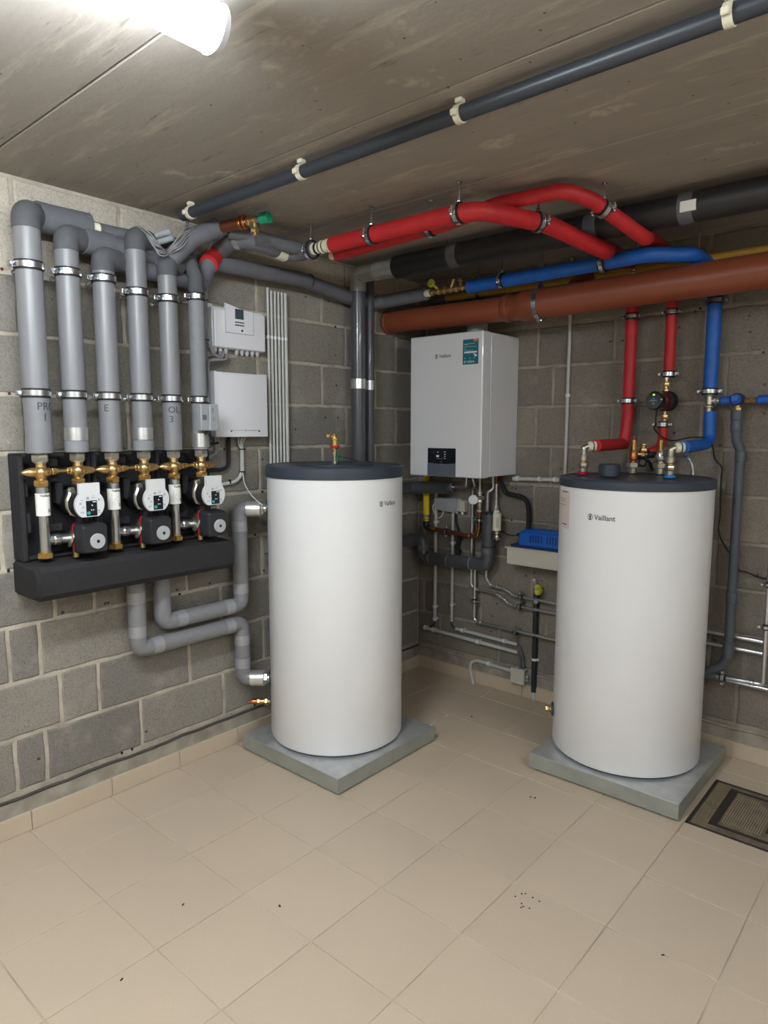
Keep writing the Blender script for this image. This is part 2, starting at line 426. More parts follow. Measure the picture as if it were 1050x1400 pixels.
# block walls
Z0 = .148
def block_mesh(L_, Hh, seed):
    """face of a rough concrete block: ragged rim, bevelled back to the joint, in local u, v, depth"""
    rnd = random.Random(seed); n_u = max(3, int(L_/.035)); n_v = max(2, int(Hh/.035)); rim = []
    hu, hv = L_/2, Hh/2
    for k in range(n_u): rim.append((-hu+L_*k/n_u, -hv))
    for k in range(n_v): rim.append((hu, -hv+Hh*k/n_v))
    for k in range(n_u): rim.append((hu-L_*k/n_u, hv))
    for k in range(n_v): rim.append((-hu, hv-Hh*k/n_v))
    outer = [(u+rnd.uniform(-.0025, .0025), v+rnd.uniform(-.0025, .0025)) for u, v in rim]
    inner = [(u*(1-.006/hu), v*(1-.006/hv)) for u, v in outer]
    return outer, inner
bcache = {}
def place_block(parent, wall, c, z, L_, Hh, mat, var):
    key = (wall, round(L_, 3), round(Hh, 3), mat, var)
    if key not in bcache:
        outer, inner = block_mesh(L_, Hh, hash(key[1:3]) % 1000+var*17); n = len(outer)
        P = (lambda u, v, d: (d, u, v)) if wall == 'left' else (lambda u, v, d: (u, -d, v))
        vs_ = [P(u, v, -.012) for u, v in outer]+[P(u, v, .0005) for u, v in outer]+[P(u, v, .004) for u, v in inner]
        fs = []
        for a in (0, 1): fs += [(a*n+k, a*n+(k+1) % n, (a+1)*n+(k+1) % n, (a+1)*n+k) for k in range(n)]
        fs.append(tuple(2*n+k for k in range(n)))
        me = bpy.data.meshes.new('block'); me.from_pydata(vs_, [], fs)
        bm = bmesh.new(); bm.from_mesh(me); bmesh.ops.recalc_face_normals(bm, faces=bm.faces)
        bm.to_mesh(me); bm.free(); me.materials.append(M[mat]); bcache[key] = me
        # normals must look into the room
        f = me.polygons[len(me.polygons)-1]
        want = Vector((1, 0, 0)) if wall == 'left' else Vector((0, -1, 0))
        if f.normal.dot(want) < 0: me.flip_normals()
    o = bpy.data.objects.new('block', bcache[key]); C.objects.link(o); o.parent = parent
    o.location = (0, c, z) if wall == 'left' else (c, 0, z)
lw = MB(); lw.span((-.2, RY-.1, -.1), (0, 0, H+.05)); wall_left = struct('wall_left', lw, 'mortar', smooth=False)
bw = MB(); bw.span((-.2, 0, -.1), (RX+.2, .2, H+.05)); wall_back = struct('wall_back', bw, 'mortar_back', smooth=False)
J = .0135
for k in range(-1, 11):
    z0 = Z0+.2*k; z1 = z0+.2
    if k == -1: continue
    z1 = min(z1, H-.004); odd = k % 2
    base = -.39 if odd else -.222
    js = [base-.4*i for i in range(0, 5)]           # down to -1.99 / -1.82
    js += ([-2.135] if odd else [-2.196, -2.300])
    last = js[-1]; js += [last-.4*i for i in range(1, 8)]
    js = [0.0]+[y for y in js if y > RY+.03]+[RY]
    for n, (a, b) in enumerate(zip(js[:-1], js[1:])):
        L_ = abs(b-a)-J
        if L_ < .03: continue
        if k in (3, 5) and abs(b+2.135) < .01: pass
        place_block(wall_left, 'left', (a+b)/2, (z0+z1)/2+J*.0, L_, z1-z0-J, 'block_tan' if k == 10 or (k == 9 and b < -2.0) or False else 'block_grey', (n+k) % 3)
    base = .05 if odd else -.04
    if k == 0: base = -.23
    js = [base+.4*i for i in range(0, 13)]
    js = [0.0]+[x for x in js if .03 < x < RX-.03]+[RX]
    for n, (a, b) in enumerate(zip(js[:-1], js[1:])):
        L_ = abs(b-a)-J
        if L_ < .03: continue
        place_block(wall_back, 'back', (a+b)/2, (z0+z1)/2, L_, z1-z0-J, 'block_back', (n+2*k) % 3)
# rough footing strip and sheet edge under the first course
for nm, wl, a, b in (('footing_strip', wall_left, (0, RY, 0), (.012, -.002, .128)), ('footing_strip', wall_back, (.002, -.012, 0), (RX, 0, .128))):
    m = MB(); m.span(a, b, .004); build(nm, m, 'concrete_strip', wl)
for wl, pts in ((wall_left, [(.013, RY, .132), (.013, -.01, .132)]), (wall_back, [(.01, -.013, .132), (RX, -.013, .132)])):
    m = MB(); rnd = random.Random(3); a, b = Vector(pts[0]), Vector(pts[1]); n = 60
    m.tube([a+(b-a)*(i/n)+Vector((0, 0, rnd.uniform(-.004, .004))) for i in range(n+1)], .006, 0, 5)
    build('damp_sheet_edge', m, 'membrane' if wl is wall_left else 'concrete_strip', wl)
wr = MB(); wr.span((RX, RY-.1, -.1), (RX+.2, .1, H+.05)); struct('wall_right', wr, 'block_tan', smooth=False)
wf = MB(); wf.span((-.1, RY-.2, -.1), (RX+.1, RY, H+.05)); struct('wall_front', wf, 'block_tan', smooth=False)
# skirting of cut floor tiles
for nm, isleft in (('baseboard_left', True), ('baseboard_back', False)):
    m = MB(); Lm = abs(RY) if isleft else RX
    if isleft: m.span((.0, RY, 0), (.013, -.013, .072))
    else: m.span((0, -.013, 0), (RX, 0, .072))
    st = struct(nm, m, 'grout', smooth=False)
    x = .16 if isleft else .13; edges = [0.013]
    while x < Lm: edges.append(x); x += .301
    edges.append(Lm)
    for a, b in zip(edges[:-1], edges[1:]):
        m = MB()
        if isleft: m.span((.012, -b+.0012, .001), (.021, -a-.0012, .071), .0012)
        else: m.span((a+.0012, -.021, .001), (b-.0012, -.012, .071), .0012)
        build('skirting_tile', m, 'skirting_tile', st, smooth=False)
# drill holes and wall plugs
def holes(wl, pts, red):
    m = MB()
    for p in pts:
        p = Vector(p); d = Vector((1, 0, 0)) if wl is wall_left else Vector((0, -1, 0))
        q = Vector((0, p.y, p.z)) if wl is wall_left else Vector((p.x, 0, p.z))
        m.lathe(q, d, [(.004, 0), (.0055, .0048), (.0025, .0052), (.002, .002)], 8)
    o = build('wall_plug' if red else 'drill_hole', m, 'wall_plug_red' if red else 'hole_dark', wl); o['kind'] = 'stuff'
holes(wall_left, [(0.0000, -2.2451, 1.5499), (0.0000, -2.1109, 1.5478), (0.0000, -2.2429, 1.9545), (0.0000, -2.1173, 1.9520), (0.0000, -1.3829, 1.3462), (0.0000, -1.2729, 1.3440)], True)
holes(wall_left, [(0.0000, -0.8943, 2.0601), (0.0000, -0.7435, 2.0609), (0.0000, -0.6939, 1.9431), (0.0000, -0.6954, 1.8027), (0.0000, -0.6917, 1.6539), (0.0000, -0.9714, 1.4324), (0.0000, -0.6829, 1.4923), (0.0000, -0.7710, 1.4910), (0.0000, -0.7315, 1.3591), (0.0000, -1.1747, 1.2951), (0.0000, -1.9386, 0.7688), (0.0000, -2.1109, 0.7668), (0.0000, -1.9503, 0.7682), (0.0000, -2.2260, 0.2473), (0.0000, -1.8050, 0.2029),
    (0.0000, -1.6403, 0.7669), (0.0000, -1.4784, 0.7671), (0.0000, -1.1785, 1.1467), (0.0000, -1.1739, 0.9927), (0.0000, -1.2262, 0.9505), (0.0000, -1.9118, 0.1516), (0.0000, -1.8683, 0.1508), (0.0000, -2.2842, 0.9492), (0.0000, -1.6273, 0.7457), (0.0000, -1.1688, 0.8537), (0.0000, -1.1795, 0.7752)], False)
holes(wall_back, [(0.9062, 0.0000, 1.2364), (0.9729, 0.0000, 1.2389), (1.5115, 0.0000, 1.9405), (1.7324, 0.0000, 1.8337), (1.7864, 0.0000, 1.7467), (1.7258, 0.0000, 1.8992), (1.6438, 0.0000, 1.3652), (1.8042, -0.0000, 1.4999), (1.5082, 0.0000, 1.3696), (1.7997, 0.0000, 1.6161), (1.4476, 0.0000, 1.8786)], True)
holes(wall_back, [(1.1379, 0.0000, 1.8444), (1.1974, 0.0000, 1.8428), (1.5319, 0.0000, 1.9505), (1.4493, 0.0000, 1.4177), (0.6323, 0.0000, 1.1248), (0.6326, 0.0000, 0.9519), (0.6094, 0.0000, 0.8104), (0.7758, 0.0000, 0.6848), (0.7290, 0.0000, 0.6624), (0.5535, 0.0000, 0.4811), (0.5225, 0.0000, 0.4049), (0.5198, 0.0000, 0.3165), (0.7246, 0.0000, 0.5144), (0.6545, 0.0000, 1.1222), (0.3950, 0.0000, 0.7360), (0.4530, 0.0000, 0.7349), (1.6712, 0.0000, 0.5069), (1.8208, 0.0000, 0.8223), (1.4470, 0.0000, 1.9507), (1.5637, 0.0000, 1.9103), (1.5667, 0.0000, 1.8550)], False)
# small litter on the tiles
m = MB()
rnd = random.Random(5)
for (p, n, sp) in (((0.9922, -1.9432, 0.0000), 2, .004), ((1.5429, -1.4338, 0.0000), 9, .035), ((0.7684, -2.1298, 0.0000), 1, .001), ((0.8956, -2.3938, 0.0000), 1, .001), ((1.9329, -1.3786, 0.0000), 1, .002), ((0.6779, -0.4124, 0.0000), 2, .01), ((0.0669, -1.3468, 0.0000), 5, .03), ((1.2749, -0.8864, 0.0000), 2, .01)):
    for i in range(n):
        c = Vector(p)+Vector((rnd.uniform(-sp, sp), rnd.uniform(-sp, sp), .0012)); m.box(c, (.010 if n < 3 else .005, .005, .0022), .001, Matrix.Rotation(rnd.uniform(0, 3), 3, 'Z'))
o = build('grit', m, 'debris'); o['kind'] = 'stuff'; tag(o, 'scattered crumbs of dirt on the beige floor tiles', 'dirt')
# ------------------------------------------------------------------ recessed cover in the floor at the right
hx0, hy0, hx1, hy1 = HOLE
cov = thing('floor_access_cover', 'dirty metal access cover with fine ribs sunk in the tiles beside the right plinth', 'floor cover', ((hx0+hx1)/2, (hy0+hy1)/2, -.003))
m = MB()
for a, b in (((hx0, hy0), (hx1, hy0+.012)), ((hx0, hy1-.012), (hx1, hy1)), ((hx0, hy0), (hx0+.012, hy1)), ((hx1-.012, hy0), (hx1, hy1))):
    m.span((a[0], a[1], -.003), (b[0], b[1], .001), .001)
build('outer_frame', m, 'cover_black', cov)
m = MB(); m.span((hx0+.012, hy0+.012, -.003), (hx1-.012, hy1-.012, -.0012)); build('tray', m, 'cover_metal', cov)
ix0, iy0, ix1, iy1 = hx0+.095, hy0+.065, hx1-.095, hy1-.055
m = MB()
for a, b in (((ix0-.028, iy0-.016), (ix1+.028, iy0)), ((ix0-.028, iy1), (ix1+.028, iy1+.016)), ((ix0-.028, iy0), (ix0, iy1)), ((ix1, iy0), (ix1+.028, iy1))):
    m.span((a[0], a[1], -.0012), (b[0], b[1], .0004))
build('rubber_seal', m, 'cover_black', cov)
m = MB(); m.span((ix0, iy0, -.0012), (ix1, iy1, .0006), .0008); lid = build('lid', m, 'cover_metal', cov)
for k in range(8):
    x = hx0+.017+k*.0062; m = MB(); m.span((x, hy0+.02, -.0012), (x+.003, hy1-.02, .0022), .0006); build('rib', m, 'cover_rib', cov)
for k in range(16):
    x = ix0+.008+k*.0082; cut = max(0, k-9)*.012; m = MB(); m.span((x, iy0+.02, .0006), (x+.003, iy1-.02-cut, .0022), .0006); build('rib', m, 'cover_rib', lid)
m = MB(); m.span((ix0+.145, iy0+.05, .0006), (ix0+.285, iy0+.155, .002), .001); build('handle_recess', m, 'cover_black', lid)
m = MB(); m.ring((ix0+.205, iy0+.1, .004), (0, 0, 1), .022, .003, 20, 6); build('lifting_ring', m, 'cover_metal', lid)

# ================================================================== LAMPS
for i, (x, yn, yf, st, lab) in enumerate(BATTENS):
    t = thing('batten_lamp', lab, 'lamp', (x, (yn+yf)/2, H-.11))
    m = MB(); m.span((x-.030, yf+.02, H-.048), (x+.030, yn-.02, H-.022), .006); build('housing', m, 'plastic_white', t)
    for y in (yf+.25, yn-.25):
        m = MB(); m.span((x-.02, y-.02, H-.026), (x+.02, y+.02, H-.0005), .003); build('mounting_bracket', m, 'steel', t)
    simple('lamp_diffuser_%d' % i, (255, 255, 255), .4, emis=st)
    a0_ = .62; prof = [(.046*math.cos(a), -.046*math.sin(a)-.012) for a in [-a0_+(PI+2*a0_)*k/16 for k in range(17)]]
    m = MB(); m.prism(prof, (x, yf+.012, H-.055), (1, 0, 0), (0, 0, 1), (0, yn-yf-.024, 0)); build('diffuser', m, 'lamp_diffuser_%d' % i, t)
    for y in (yf, yn-.012):
        m = MB(); m.prism([(a*1.05, b*1.05) for a, b in prof], (x, y, H-.055), (1, 0, 0), (0, 0, 1), (0, .012, 0)); build('end_cap', m, 'plastic_white', t)
# ================================================================== CYLINDERS AND PLINTHS
def plinth(x0, y0, x1, y1, label):
    t = thing('plinth', label, 'plinth', ((x0+x1)/2, (y0+y1)/2, 0))
    m = MB(); m.span((x0+.012, y0+.012, 0), (x1-.012, y1-.012, .012)); build('base_board', m, 'rubber_black', t)
    m = MB(); m.span((x0, y0, .008), (x1, y1, .069), .0015); build('sheet_metal_casing', m, 'galvanised', t)
    m = MB(); e = .0008
    for a, b in (((x0-e, y0-e), (x1+e, y0)), ((x0-e, y1), (x1+e, y1+e)), ((x0-e, y0), (x0, y1)), ((x1, y0), (x1+e, y1))):
        m.span((a[0], a[1], .008), (b[0], b[1], .0685))
    build('folded_skirt', m, 'galvanised_dull', t)
plinth(.089, -1.385, .690, -.752, 'galvanised sheet-metal plinth under the left white cylinder')
plinth(1.146, -.693, 1.757, -.082, 'galvanised sheet-metal plinth under the right white cylinder')
def cyl_text(c, r, a0, z, body, size, parent, mat='ink_dark', name='lettering', bold=0.0):
    return text_mesh(body, size, lambda u, v: (c[0]+(r+.0006)*math.cos(a0+u/r), c[1]+(r+.0006)*math.sin(a0+u/r), z+v), name, mat, parent, bold=bold)
def emblem_pts():
    return None
def emblem(fn, s, parent, mat='ink_dark'):
    """round emblem: a thin oval ring with a small long-eared head in it"""
    m = MB(); n = 24
    vs_ = []; fs = []
    for k in range(n):
        a = 2*PI*k/n+.5*PI
        vs_ += [fn(s*.5*math.cos(a), s*.5+s*.56*math.sin(a)), fn(s*.41*math.cos(a), s*.5+s*.46*math.sin(a))]
    for k in range(n):
        k2 = (k+1) % n; fs.append((2*k, 2*k2, 2*k2+1, 2*k+1))
    m.add(vs_, fs)
    for e in ([(-.16, .35), (.16, .35), (.2, .55), (.08, .66), (-.08, .66), (-.2, .55)], [(-.2, .6), (-.06, .6), (-.08, .98), (-.2, .92)], [(.06, .6), (.2, .6), (.2, .92), (.08, .98)], [(-.2, .08), (.2, .08), (.12, .3), (-.12, .3)]):
        m.add([fn(s*a, s*b) for a, b in e], [tuple(range(len(e)))])
    return build('emblem', m, mat, parent, smooth=False)
def cylinder_body(t, c, r, ztop, zwhite):
    x, y = c
    m = MB(); m.lathe((x, y, .069), (0, 0, 1), [(r-.03, 0), (r-.012, 0), (r-.012, .02)], 64); build('foot_ring', m, 'cap_blue_grey', t)
    m = MB(); m.lathe((x, y, .078), (0, 0, 1), [(r-.012, 0), (r-.003, .001), (r, .006), (r, zwhite-.078), (r-.004, zwhite-.076)], 96); b = build('jacket', m, 'white_enamel', t)
    m = MB(); R = r+.005
    m.lathe((x, y, zwhite-.004), (0, 0, 1), [(r-.004, 0), (R, .001), (R+.001, .004), (R, ztop-zwhite-.004), (R-.006, ztop-zwhite+.003), (R-.02, ztop-zwhite+.004), (R-.022, ztop-zwhite+.001), (R-.05, ztop-zwhite), (.03, ztop-zwhite)], 96)
    cap = build('lid', m, 'cap_blue_grey', t); return b, cap
# ---- left cylinder
cL = (.358, -1.058); rL = .2965
tl = thing('storage_cylinder', 'white hot-water cylinder with a bare flat dark lid, left one, near the pump board', 'water cylinder', (cL[0], cL[1], .069))
jl, lidl = cylinder_body(tl, cL, rL, 1.282, 1.234)
m = MB(); m.lathe((cL[0], cL[1], 1.279), (0, 0, 1), [(.17, 0), (.17, .0035), (.165, .0045), (.02, .0045)], 64); build('lid_inset', m, 'cap_blue_grey', lidl)
a0 = math.radians(-5.5); f = lambda u, v: (cL[0]+(rL+.0006)*math.cos(a0+u/rL), cL[1]+(rL+.0006)*math.sin(a0+u/rL), 1.118+v)
emblem(f, .021, tl); cyl_text(cL, rL, a0+.017/rL, 1.1205, 'Vaillant', .0262, tl, bold=.0003)
# side sockets with dark rosettes towards the wall
for (ang, z, rr) in ((-131, 1.088, .040), (-136, .86, .034), (-136, .56, .034), (-131, .322, .040), (-131, .212, .028)):
    a = math.radians(ang); d = Vector((math.cos(a), math.sin(a), 0)); m = MB(); m.lathe(Vector((cL[0], cL[1], z))+d*(rL-.006), d, [(rr, 0), (rr, .009), (rr-.004, .012), (.012, .012)], 20)
    build('socket_rosette', m, 'cap_blue_grey', tl)
# automatic air vent with green ball valve standing on the lid
cx, cy = cL[0], cL[1]
av = thing('air_vent', 'brass air vent with red ring and green lever on the left cylinder lid', 'air vent', (cx, cy, 1.283))
m = MB(); m.lathe((cx, cy, 1.2835), (0, 0, 1), [(.012, 0), (.012, .012), (.009, .014), (.009, .03), (.0115, .032), (.0115, .045), (.008, .047), (.008, .062)], 16); build('riser', m, 'nickel', av)
m = MB(); m.hexnut((cx, cy, 1.322), (cx, cy, 1.334), .014); m.cyl((cx, cy, 1.334), (cx, cy, 1.345), .009, 12); m.hexnut((cx, cy, 1.345), (cx, cy, 1.352), .013); build('union_nut', m, 'brass', av)
m = MB(); m.cyl((cx, cy, 1.352), (cx, cy, 1.363), .0225, 20, .002); build('ring', m, 'red_plastic', av)
m = MB(); m.lathe((cx, cy, 1.363), (0, 0, 1), [(.017, 0), (.017, .022), (.024, .024), (.024, .029), (.015, .031), (.012, .045), (.007, .052)], 20); vb = build('vent_body', m, 'brass_pale', av)
m = MB(); m.cyl((cx-.006, cy-.002, 1.402), (cx-.032, cy-.012, 1.404), .006, 12); m.cyl((cx-.032, cy-.012, 1.396), (cx-.032, cy-.012, 1.412), .0095, 12, .002); build('outlet_cap', m, 'brass', av)
m = MB(); d = Vector((.93, -.05, 0)); d.normalize(); m.box((cx+.018, cy+.0, 1.312), (.008, .014, .05), .003); m.box((cx+.024, cy, 1.325), (.012, .016, .02), .003); build('lever', m, 'dark_green', av)
m = MB(); m.spline([(cx+.028, cy, 1.314), (cx+.06, cy+.03, 1.306), (cx+.10, cy+.06, 1.292), (cx+.14, cy+.08, 1.2885)], .002, 6); build('drain_tube', m, 'rubber_black', av)
# ---- right cylinder
cR = (1.420, -.364); rR = .3005
tr = thing('storage_cylinder', 'white hot-water cylinder with red and blue connections on its lid, right one', 'water cylinder', (cR[0], cR[1], .069))
jr, lidr = cylinder_body(tr, cR, rR, 1.240, 1.205)
a0 = math.radians(-101.3); f = lambda u, v: (cR[0]+(rR+.0006)*math.cos(a0+u/rR), cR[1]+(rR+.0006)*math.sin(a0+u/rR), 1.083+v)
emblem(f, .023, tr); cyl_text(cR, rR, a0+.018/rR, 1.0855, 'Vaillant', .0285, tr, bold=.0003)
# rating label on the left flank
def patch(parent, c, r, a_0, a_1, z0, z1, mat, name='label', e=.0008, n=10):
    m = MB(); vs_ = []
    for k in range(n+1):
        a = math.radians(a_0+(a_1-a_0)*k/n); vs_ += [(c[0]+(r+e)*math.cos(a), c[1]+(r+e)*math.sin(a), z0), (c[0]+(r+e)*math.cos(a), c[1]+(r+e)*math.sin(a), z1)]
    m.add(vs_, [(2*k, 2*k+2, 2*k+3, 2*k+1) for k in range(n)]); return build(name, m, mat, parent)
lb = patch(tr, cR, rR, -158, -124, 1.03, 1.185, 'label_pink')
m = MB()
for z, a_0, a_1 in ((1.178, -137, -127), (1.15, -145, -128), (1.14, -143, -130), (1.125, -146, -129), (1.045, -136, -127)):
    vs_ = []; 
    for k in range(7):
        a = math.radians(a_0+(a_1-a_0)*k/6); vs_ += [(cR[0]+(rR+.0014)*math.cos(a), cR[1]+(rR+.0014)*math.sin(a), z), (cR[0]+(rR+.0014)*math.cos(a), cR[1]+(rR+.0014)*math.sin(a), z+(.004 if z in (1.178, 1.045) else .0015))]
    m.add(vs_, [(2*k, 2*k+2, 2*k+3, 2*k+1) for k in range(6)])
build('print', m, 'ink_dark', lb, smooth=False)
# drain plug low on the left flank
a = math.radians(-149); d = Vector((math.cos(a), math.sin(a), 0)); o_ = Vector((cR[0], cR[1], .212))+d*(rR-.008)
m = MB(); m.lathe(o_, d, [(.031, 0), (.031, .012), (.026, .016), (.01, .016)], 24); pr = build('socket_rosette', m, 'cap_blue_grey', tr)
m = MB(); m.cyl(o_+d*.01, o_+d*.028, .012, 12); m.hexnut(o_+d*.026, o_+d*.042, .015); build('drain_plug', m, 'brass', pr)
m = MB(); m.cyl((1.352, -.47, 1.243), (1.352, -.47, 1.293), .0425, 28, .003); build('inspection_cap', m, 'cap_blue_grey', lidr)
# lid connections (each a thing of its own)
def lid_fit(x, y, ring, label):
    t = thing('lid_connection', label, 'pipe fitting', (x, y, 1.243))
    m = MB(); m.cyl((x, y, 1.242), (x, y, 1.253), .0225, 20, .002); build('colour_ring', m, ring, t)
    m = MB(); m.cyl((x, y, 1.253), (x, y, 1.272), .0155, 16, .001)
    for k in range(4): m.band((x, y, 1.256+k*.004), (0, 0, 1), .0150, .0168, .002, 16)
    m.hexnut((x, y, 1.270), (x, y, 1.292), .0215); build('hex_nipple', m, 'nickel', t)
    m = MB(); m.cyl((x, y, 1.292), (x, y, 1.302), .013, 14); build('brass_neck', m, 'brass', t)
    m = MB(); m.cyl((x, y, 1.300), (x, y, 1.326), .0175, 18, .002); m.tube([(x, y, 1.326), (x, y, 1.358), (x+.020, y+.017, 1.362)], .0125, .014, 14); build('elbow', m, 'nickel', t)
    m = MB(); d = Vector((.035, .03, .003)).normalized(); e = Vector((x+.013, y+.011, 1.361)); m.cyl(e, e+d*.02, .021, 18, .004); m.cyl(e+d*.024, e+d*.034, .0205, 18, .003); build('press_collar', m, 'cream_plastic', t)
    m = MB(); m.cyl(e+d*.019, e+d*.026, .0175, 18); build('seal', m, 'rubber_black', t)
    return e+d*.034
RX1, RY1 = 1.212, -.411; BX1, BY1 = 1.566, -.392
eR = lid_fit(RX1, RY1, 'crimson_ring', 'nickel elbow fitting on a red ring on the right cylinder lid')
eB = lid_fit(BX1, BY1, 'cyan_ring', 'nickel elbow fitting on a blue ring on the right cylinder lid')
# ================================================================== LEFT WALL: PUMP BOARD
def wtext(body, size, fn, parent, mat, name='lettering', bold=0.0): return text_mesh(body, size, fn, name, mat, parent, bold=bold)
XR = .12                      # distance of the risers from the wall
YA = [-2.205, -1.955, -1.705]; YB = [y+.125 for y in YA]
def make_group(ya, label):
    yb = ya+.125; g = thing('pump_group', label, 'pump group', (0.02, ya+.0625, .985), 'pump groups on the black insulated board')
    y0, y1 = ya-.0595, ya+.1855
    m = MB(); m.span((.004, y0, .985), (.030, y1, 1.350), .004)
    for a, b in (((y0, .985), (y0+.018, 1.350)), ((y1-.018, .985), (y1, 1.350)), ((y0, 1.335), (ya-.03, 1.350)), ((ya+.03, 1.335), (yb-.03, 1.350)), ((yb+.03, 1.335), (y1, 1.350))):
        m.span((.03, a[0], a[1]), (.092, b[0], b[1]), .005)
    ym = (ya+yb)/2
    for (ya_, yb_, z0, z1, d) in ((ya+.032, ym+.012, 1.30, 1.335, .085), (ya+.030, ya+.052, 1.10, 1.27, .075), (ym+.0, ym+.026, 1.17, 1.25, .085), (y0+.018, ya-.026, 1.20, 1.26, .08),
                                  (y0+.018, ya-.024, 1.08, 1.15, .085), (ya+.024, ym+.02, 1.075, 1.105, .082), (yb+.03, y1-.018, 1.20, 1.30, .07), (y0+.018, y1-.018, .985, 1.0, .08), (ya+.03, yb-.01, 1.0, 1.03, .06)):
        m.span((.028, ya_, z0), (d, yb_, z1), .006)
    build('back_shell', m, 'epp_black', g)
    for y in (ya, yb):
        m = MB(); m.hexnut((XR, y, 1.323), (XR, y, 1.349), .0275); m.cyl((XR, y, 1.318), (XR, y, 1.324), .021, 18); build('union_nut', m, 'nickel', g)
        m = MB()
        m.lathe((XR, y, 1.262), (0, 0, 1), [(.017, 0), (.018, .006), (.024, .014), (.0265, .026), (.024, .036), (.0175, .043), (.0165, .058)], 20)
        sy = -1 if y == ya else 1
        m.lathe((XR, y, 1.288), (0, sy, 0), [(.016, 0), (.016, .03), (.0145, .04), (.011, .05), (.0055, .06), (.002, .063)], 16)
        m.lathe((XR, y, 1.288), (0, -sy, 0), [(.015, 0), (.014, .028), (.009, .034)], 16)
        m.lathe((XR+.012, y+.006, 1.286), (1, .15, 0), [(.0105, 0), (.0105, .018), (.008, .024), (.003, .025)], 14)
        vb_ = build('ball_valve', m, 'brass', g)
        m = MB(); m.cyl((XR+.0375, y+.0092, 1.286), (XR+.0385, y+.0095, 1.286), .004, 8); build('spindle', m, 'copper_fitting', vb_)
        m = MB(); m.hexnut((XR, y, 1.240), (XR, y, 1.262), .0245); build('lower_nut', m, 'brass_pale', g)
    m = MB(); m.cyl((XR, ya+.026, 1.289), (XR, yb-.026, 1.289), .0065, 12)
    for y in (ya+.034, yb-.04): m.hexnut((XR, y, 1.289), (XR, y+.014, 1.289), .0125)
    m.cyl((XR, ya+.048, 1.289), (XR, ya+.056, 1.289), .010, 12); build('overflow_bridge', m, 'brass_pale', g)
    # return pipe with its paper sleeve
    m = MB(); m.cyl((XR, ya, 1.02), (XR, ya, 1.242), .0175, 18); m.lathe((XR, ya, 1.215), (0, 0, 1), [(.0175, 0), (.021, .003), (.021, .022), (.0175, .026)], 18)
    p = build('return_pipe', m, 'steel', g)
    m = MB(); m.cyl((XR, ya, 1.142), (XR, ya, 1.217), .0225, 20); lb_ = build('paper_sleeve', m, 'label_white', p)
    fn = lambda u, v: (XR+.0229*math.cos(-.9+u/.0225), ya+.0229*math.sin(-.9+u/.0225), 1.146+v)
    wtext('Vaillant', .0125, lambda u, v: fn(u+.004, v+.0605), lb_, 'ink_dark', bold=.0003)
    m = MB()
    for k in range(9):
        v = .052-.005*k; L_ = (.018, .014, .02, .016, .012, .019, .01, .015, .012)[k]
        m.add([fn(.002, v), fn(.002+L_, v), fn(.002+L_, v+.0012), fn(.002, v+.0012)], [(0, 1, 2, 3)])
    for (u, v) in ((.028, .008), (.034, .008), (.028, .014), (.033, .013)): m.add([fn(u, v), fn(u+.004, v), fn(u+.004, v+.004), fn(u, v+.004)], [(0, 1, 2, 3)])
    build('print', m, 'ink_dark', lb_, smooth=False)
    m = MB(); m.hexnut((XR, ya, .995), (XR, ya, 1.015), .026); m.cyl((XR, ya, 1.013), (XR, ya, 1.022), .019, 16); build('foot_nut', m, 'brass_pale', g)
    # pump: cast body, motor head with printed face
    m = MB(); m.cyl((XR, yb, 1.09), (XR, yb, 1.242), .024, 18, .003); m.cyl((.05, yb-.004, 1.178), (.155, yb-.004, 1.178), .046, 24, .008); m.hexnut((XR, yb, 1.075), (XR, yb, 1.1), .028)
    pb = build('pump_body', m, 'pump_black', g)
    m = MB(); m.box((XR+.022, yb-.038, 1.222), (.02, .024, .022), .005); m.cyl((XR+.03, yb-.038, 1.222), (XR+.036, yb-.038, 1.222), .008, 12)
    m.tube([(XR+.024, yb-.042, 1.212), (XR+.028, yb-.052, 1.19), (XR+.028, yb-.052, 1.165), (XR+.024, yb-.038, 1.142)], .011, .02, 10); m.cyl((XR+.03, yb-.036, 1.142), (XR+.037, yb-.036, 1.142), .009, 12)
    build('cast_bracket', m, 'nickel', pb)
    PY, PZ = yb-.010, 1.176; PX = .205
    m = MB(); m.cyl((.14, PY, PZ), (PX, PY, PZ), .048, 32, .003); build('motor', m, 'pump_black', pb)
    m = MB(); pts = []
    R_ = .0505
    for k in range(41):
        a = PI*.5-.75+ -(2*PI-1.5)*k/40 if False else (PI/2-.78)-(2*PI-1.56)*k/40
        u, v = R_*math.cos(a), R_*math.sin(a)
        pts.append((u, v))
    pts = [(u, max(v, -.041)) for u, v in pts]
    pts = [(.036, .074), (.036, .036)]+pts[1:-1]+[(-.036, .036), (-.036, .074)]
    m.prism([(a, b) for a, b in pts], (PX, PY, PZ), (0, 1, 0), (0, 0, 1), (.012, 0, 0)); fc = build('motor_face', m, 'pump_face', g)
    fx = PX+.0125
    def rect(mm, u0, v0, u1, v1, x): mm.add([(x, PY+u0, PZ+v0), (x, PY+u1, PZ+v0), (x, PY+u1, PZ+v1), (x, PY+u0, PZ+v1)], [(0, 1, 2, 3)])
    m = MB(); m.span((fx-.0015, PY-.014, PZ-.038), (fx+.001, PY+.024, PZ+.014), .0006); dp = build('display', m, 'panel_black', fc)
    m = MB(); m.cyl((fx+.001, PY-.006, PZ-.028), (fx+.0016, PY-.006, PZ-.028), .0062, 14); build('dial_mark', m, 'teal_dot', dp)
    m = MB()
    rect(m, .008, .008, .021, .011, fx+.0014); rect(m, .004, -.004, .008, 0, fx+.0014); rect(m, .002, -.02, .005, -.016, fx+.0014); rect(m, .009, -.02, .012, -.016, fx+.0014); build('display_print', m, 'plastic_white', dp, smooth=False)
    m = MB()
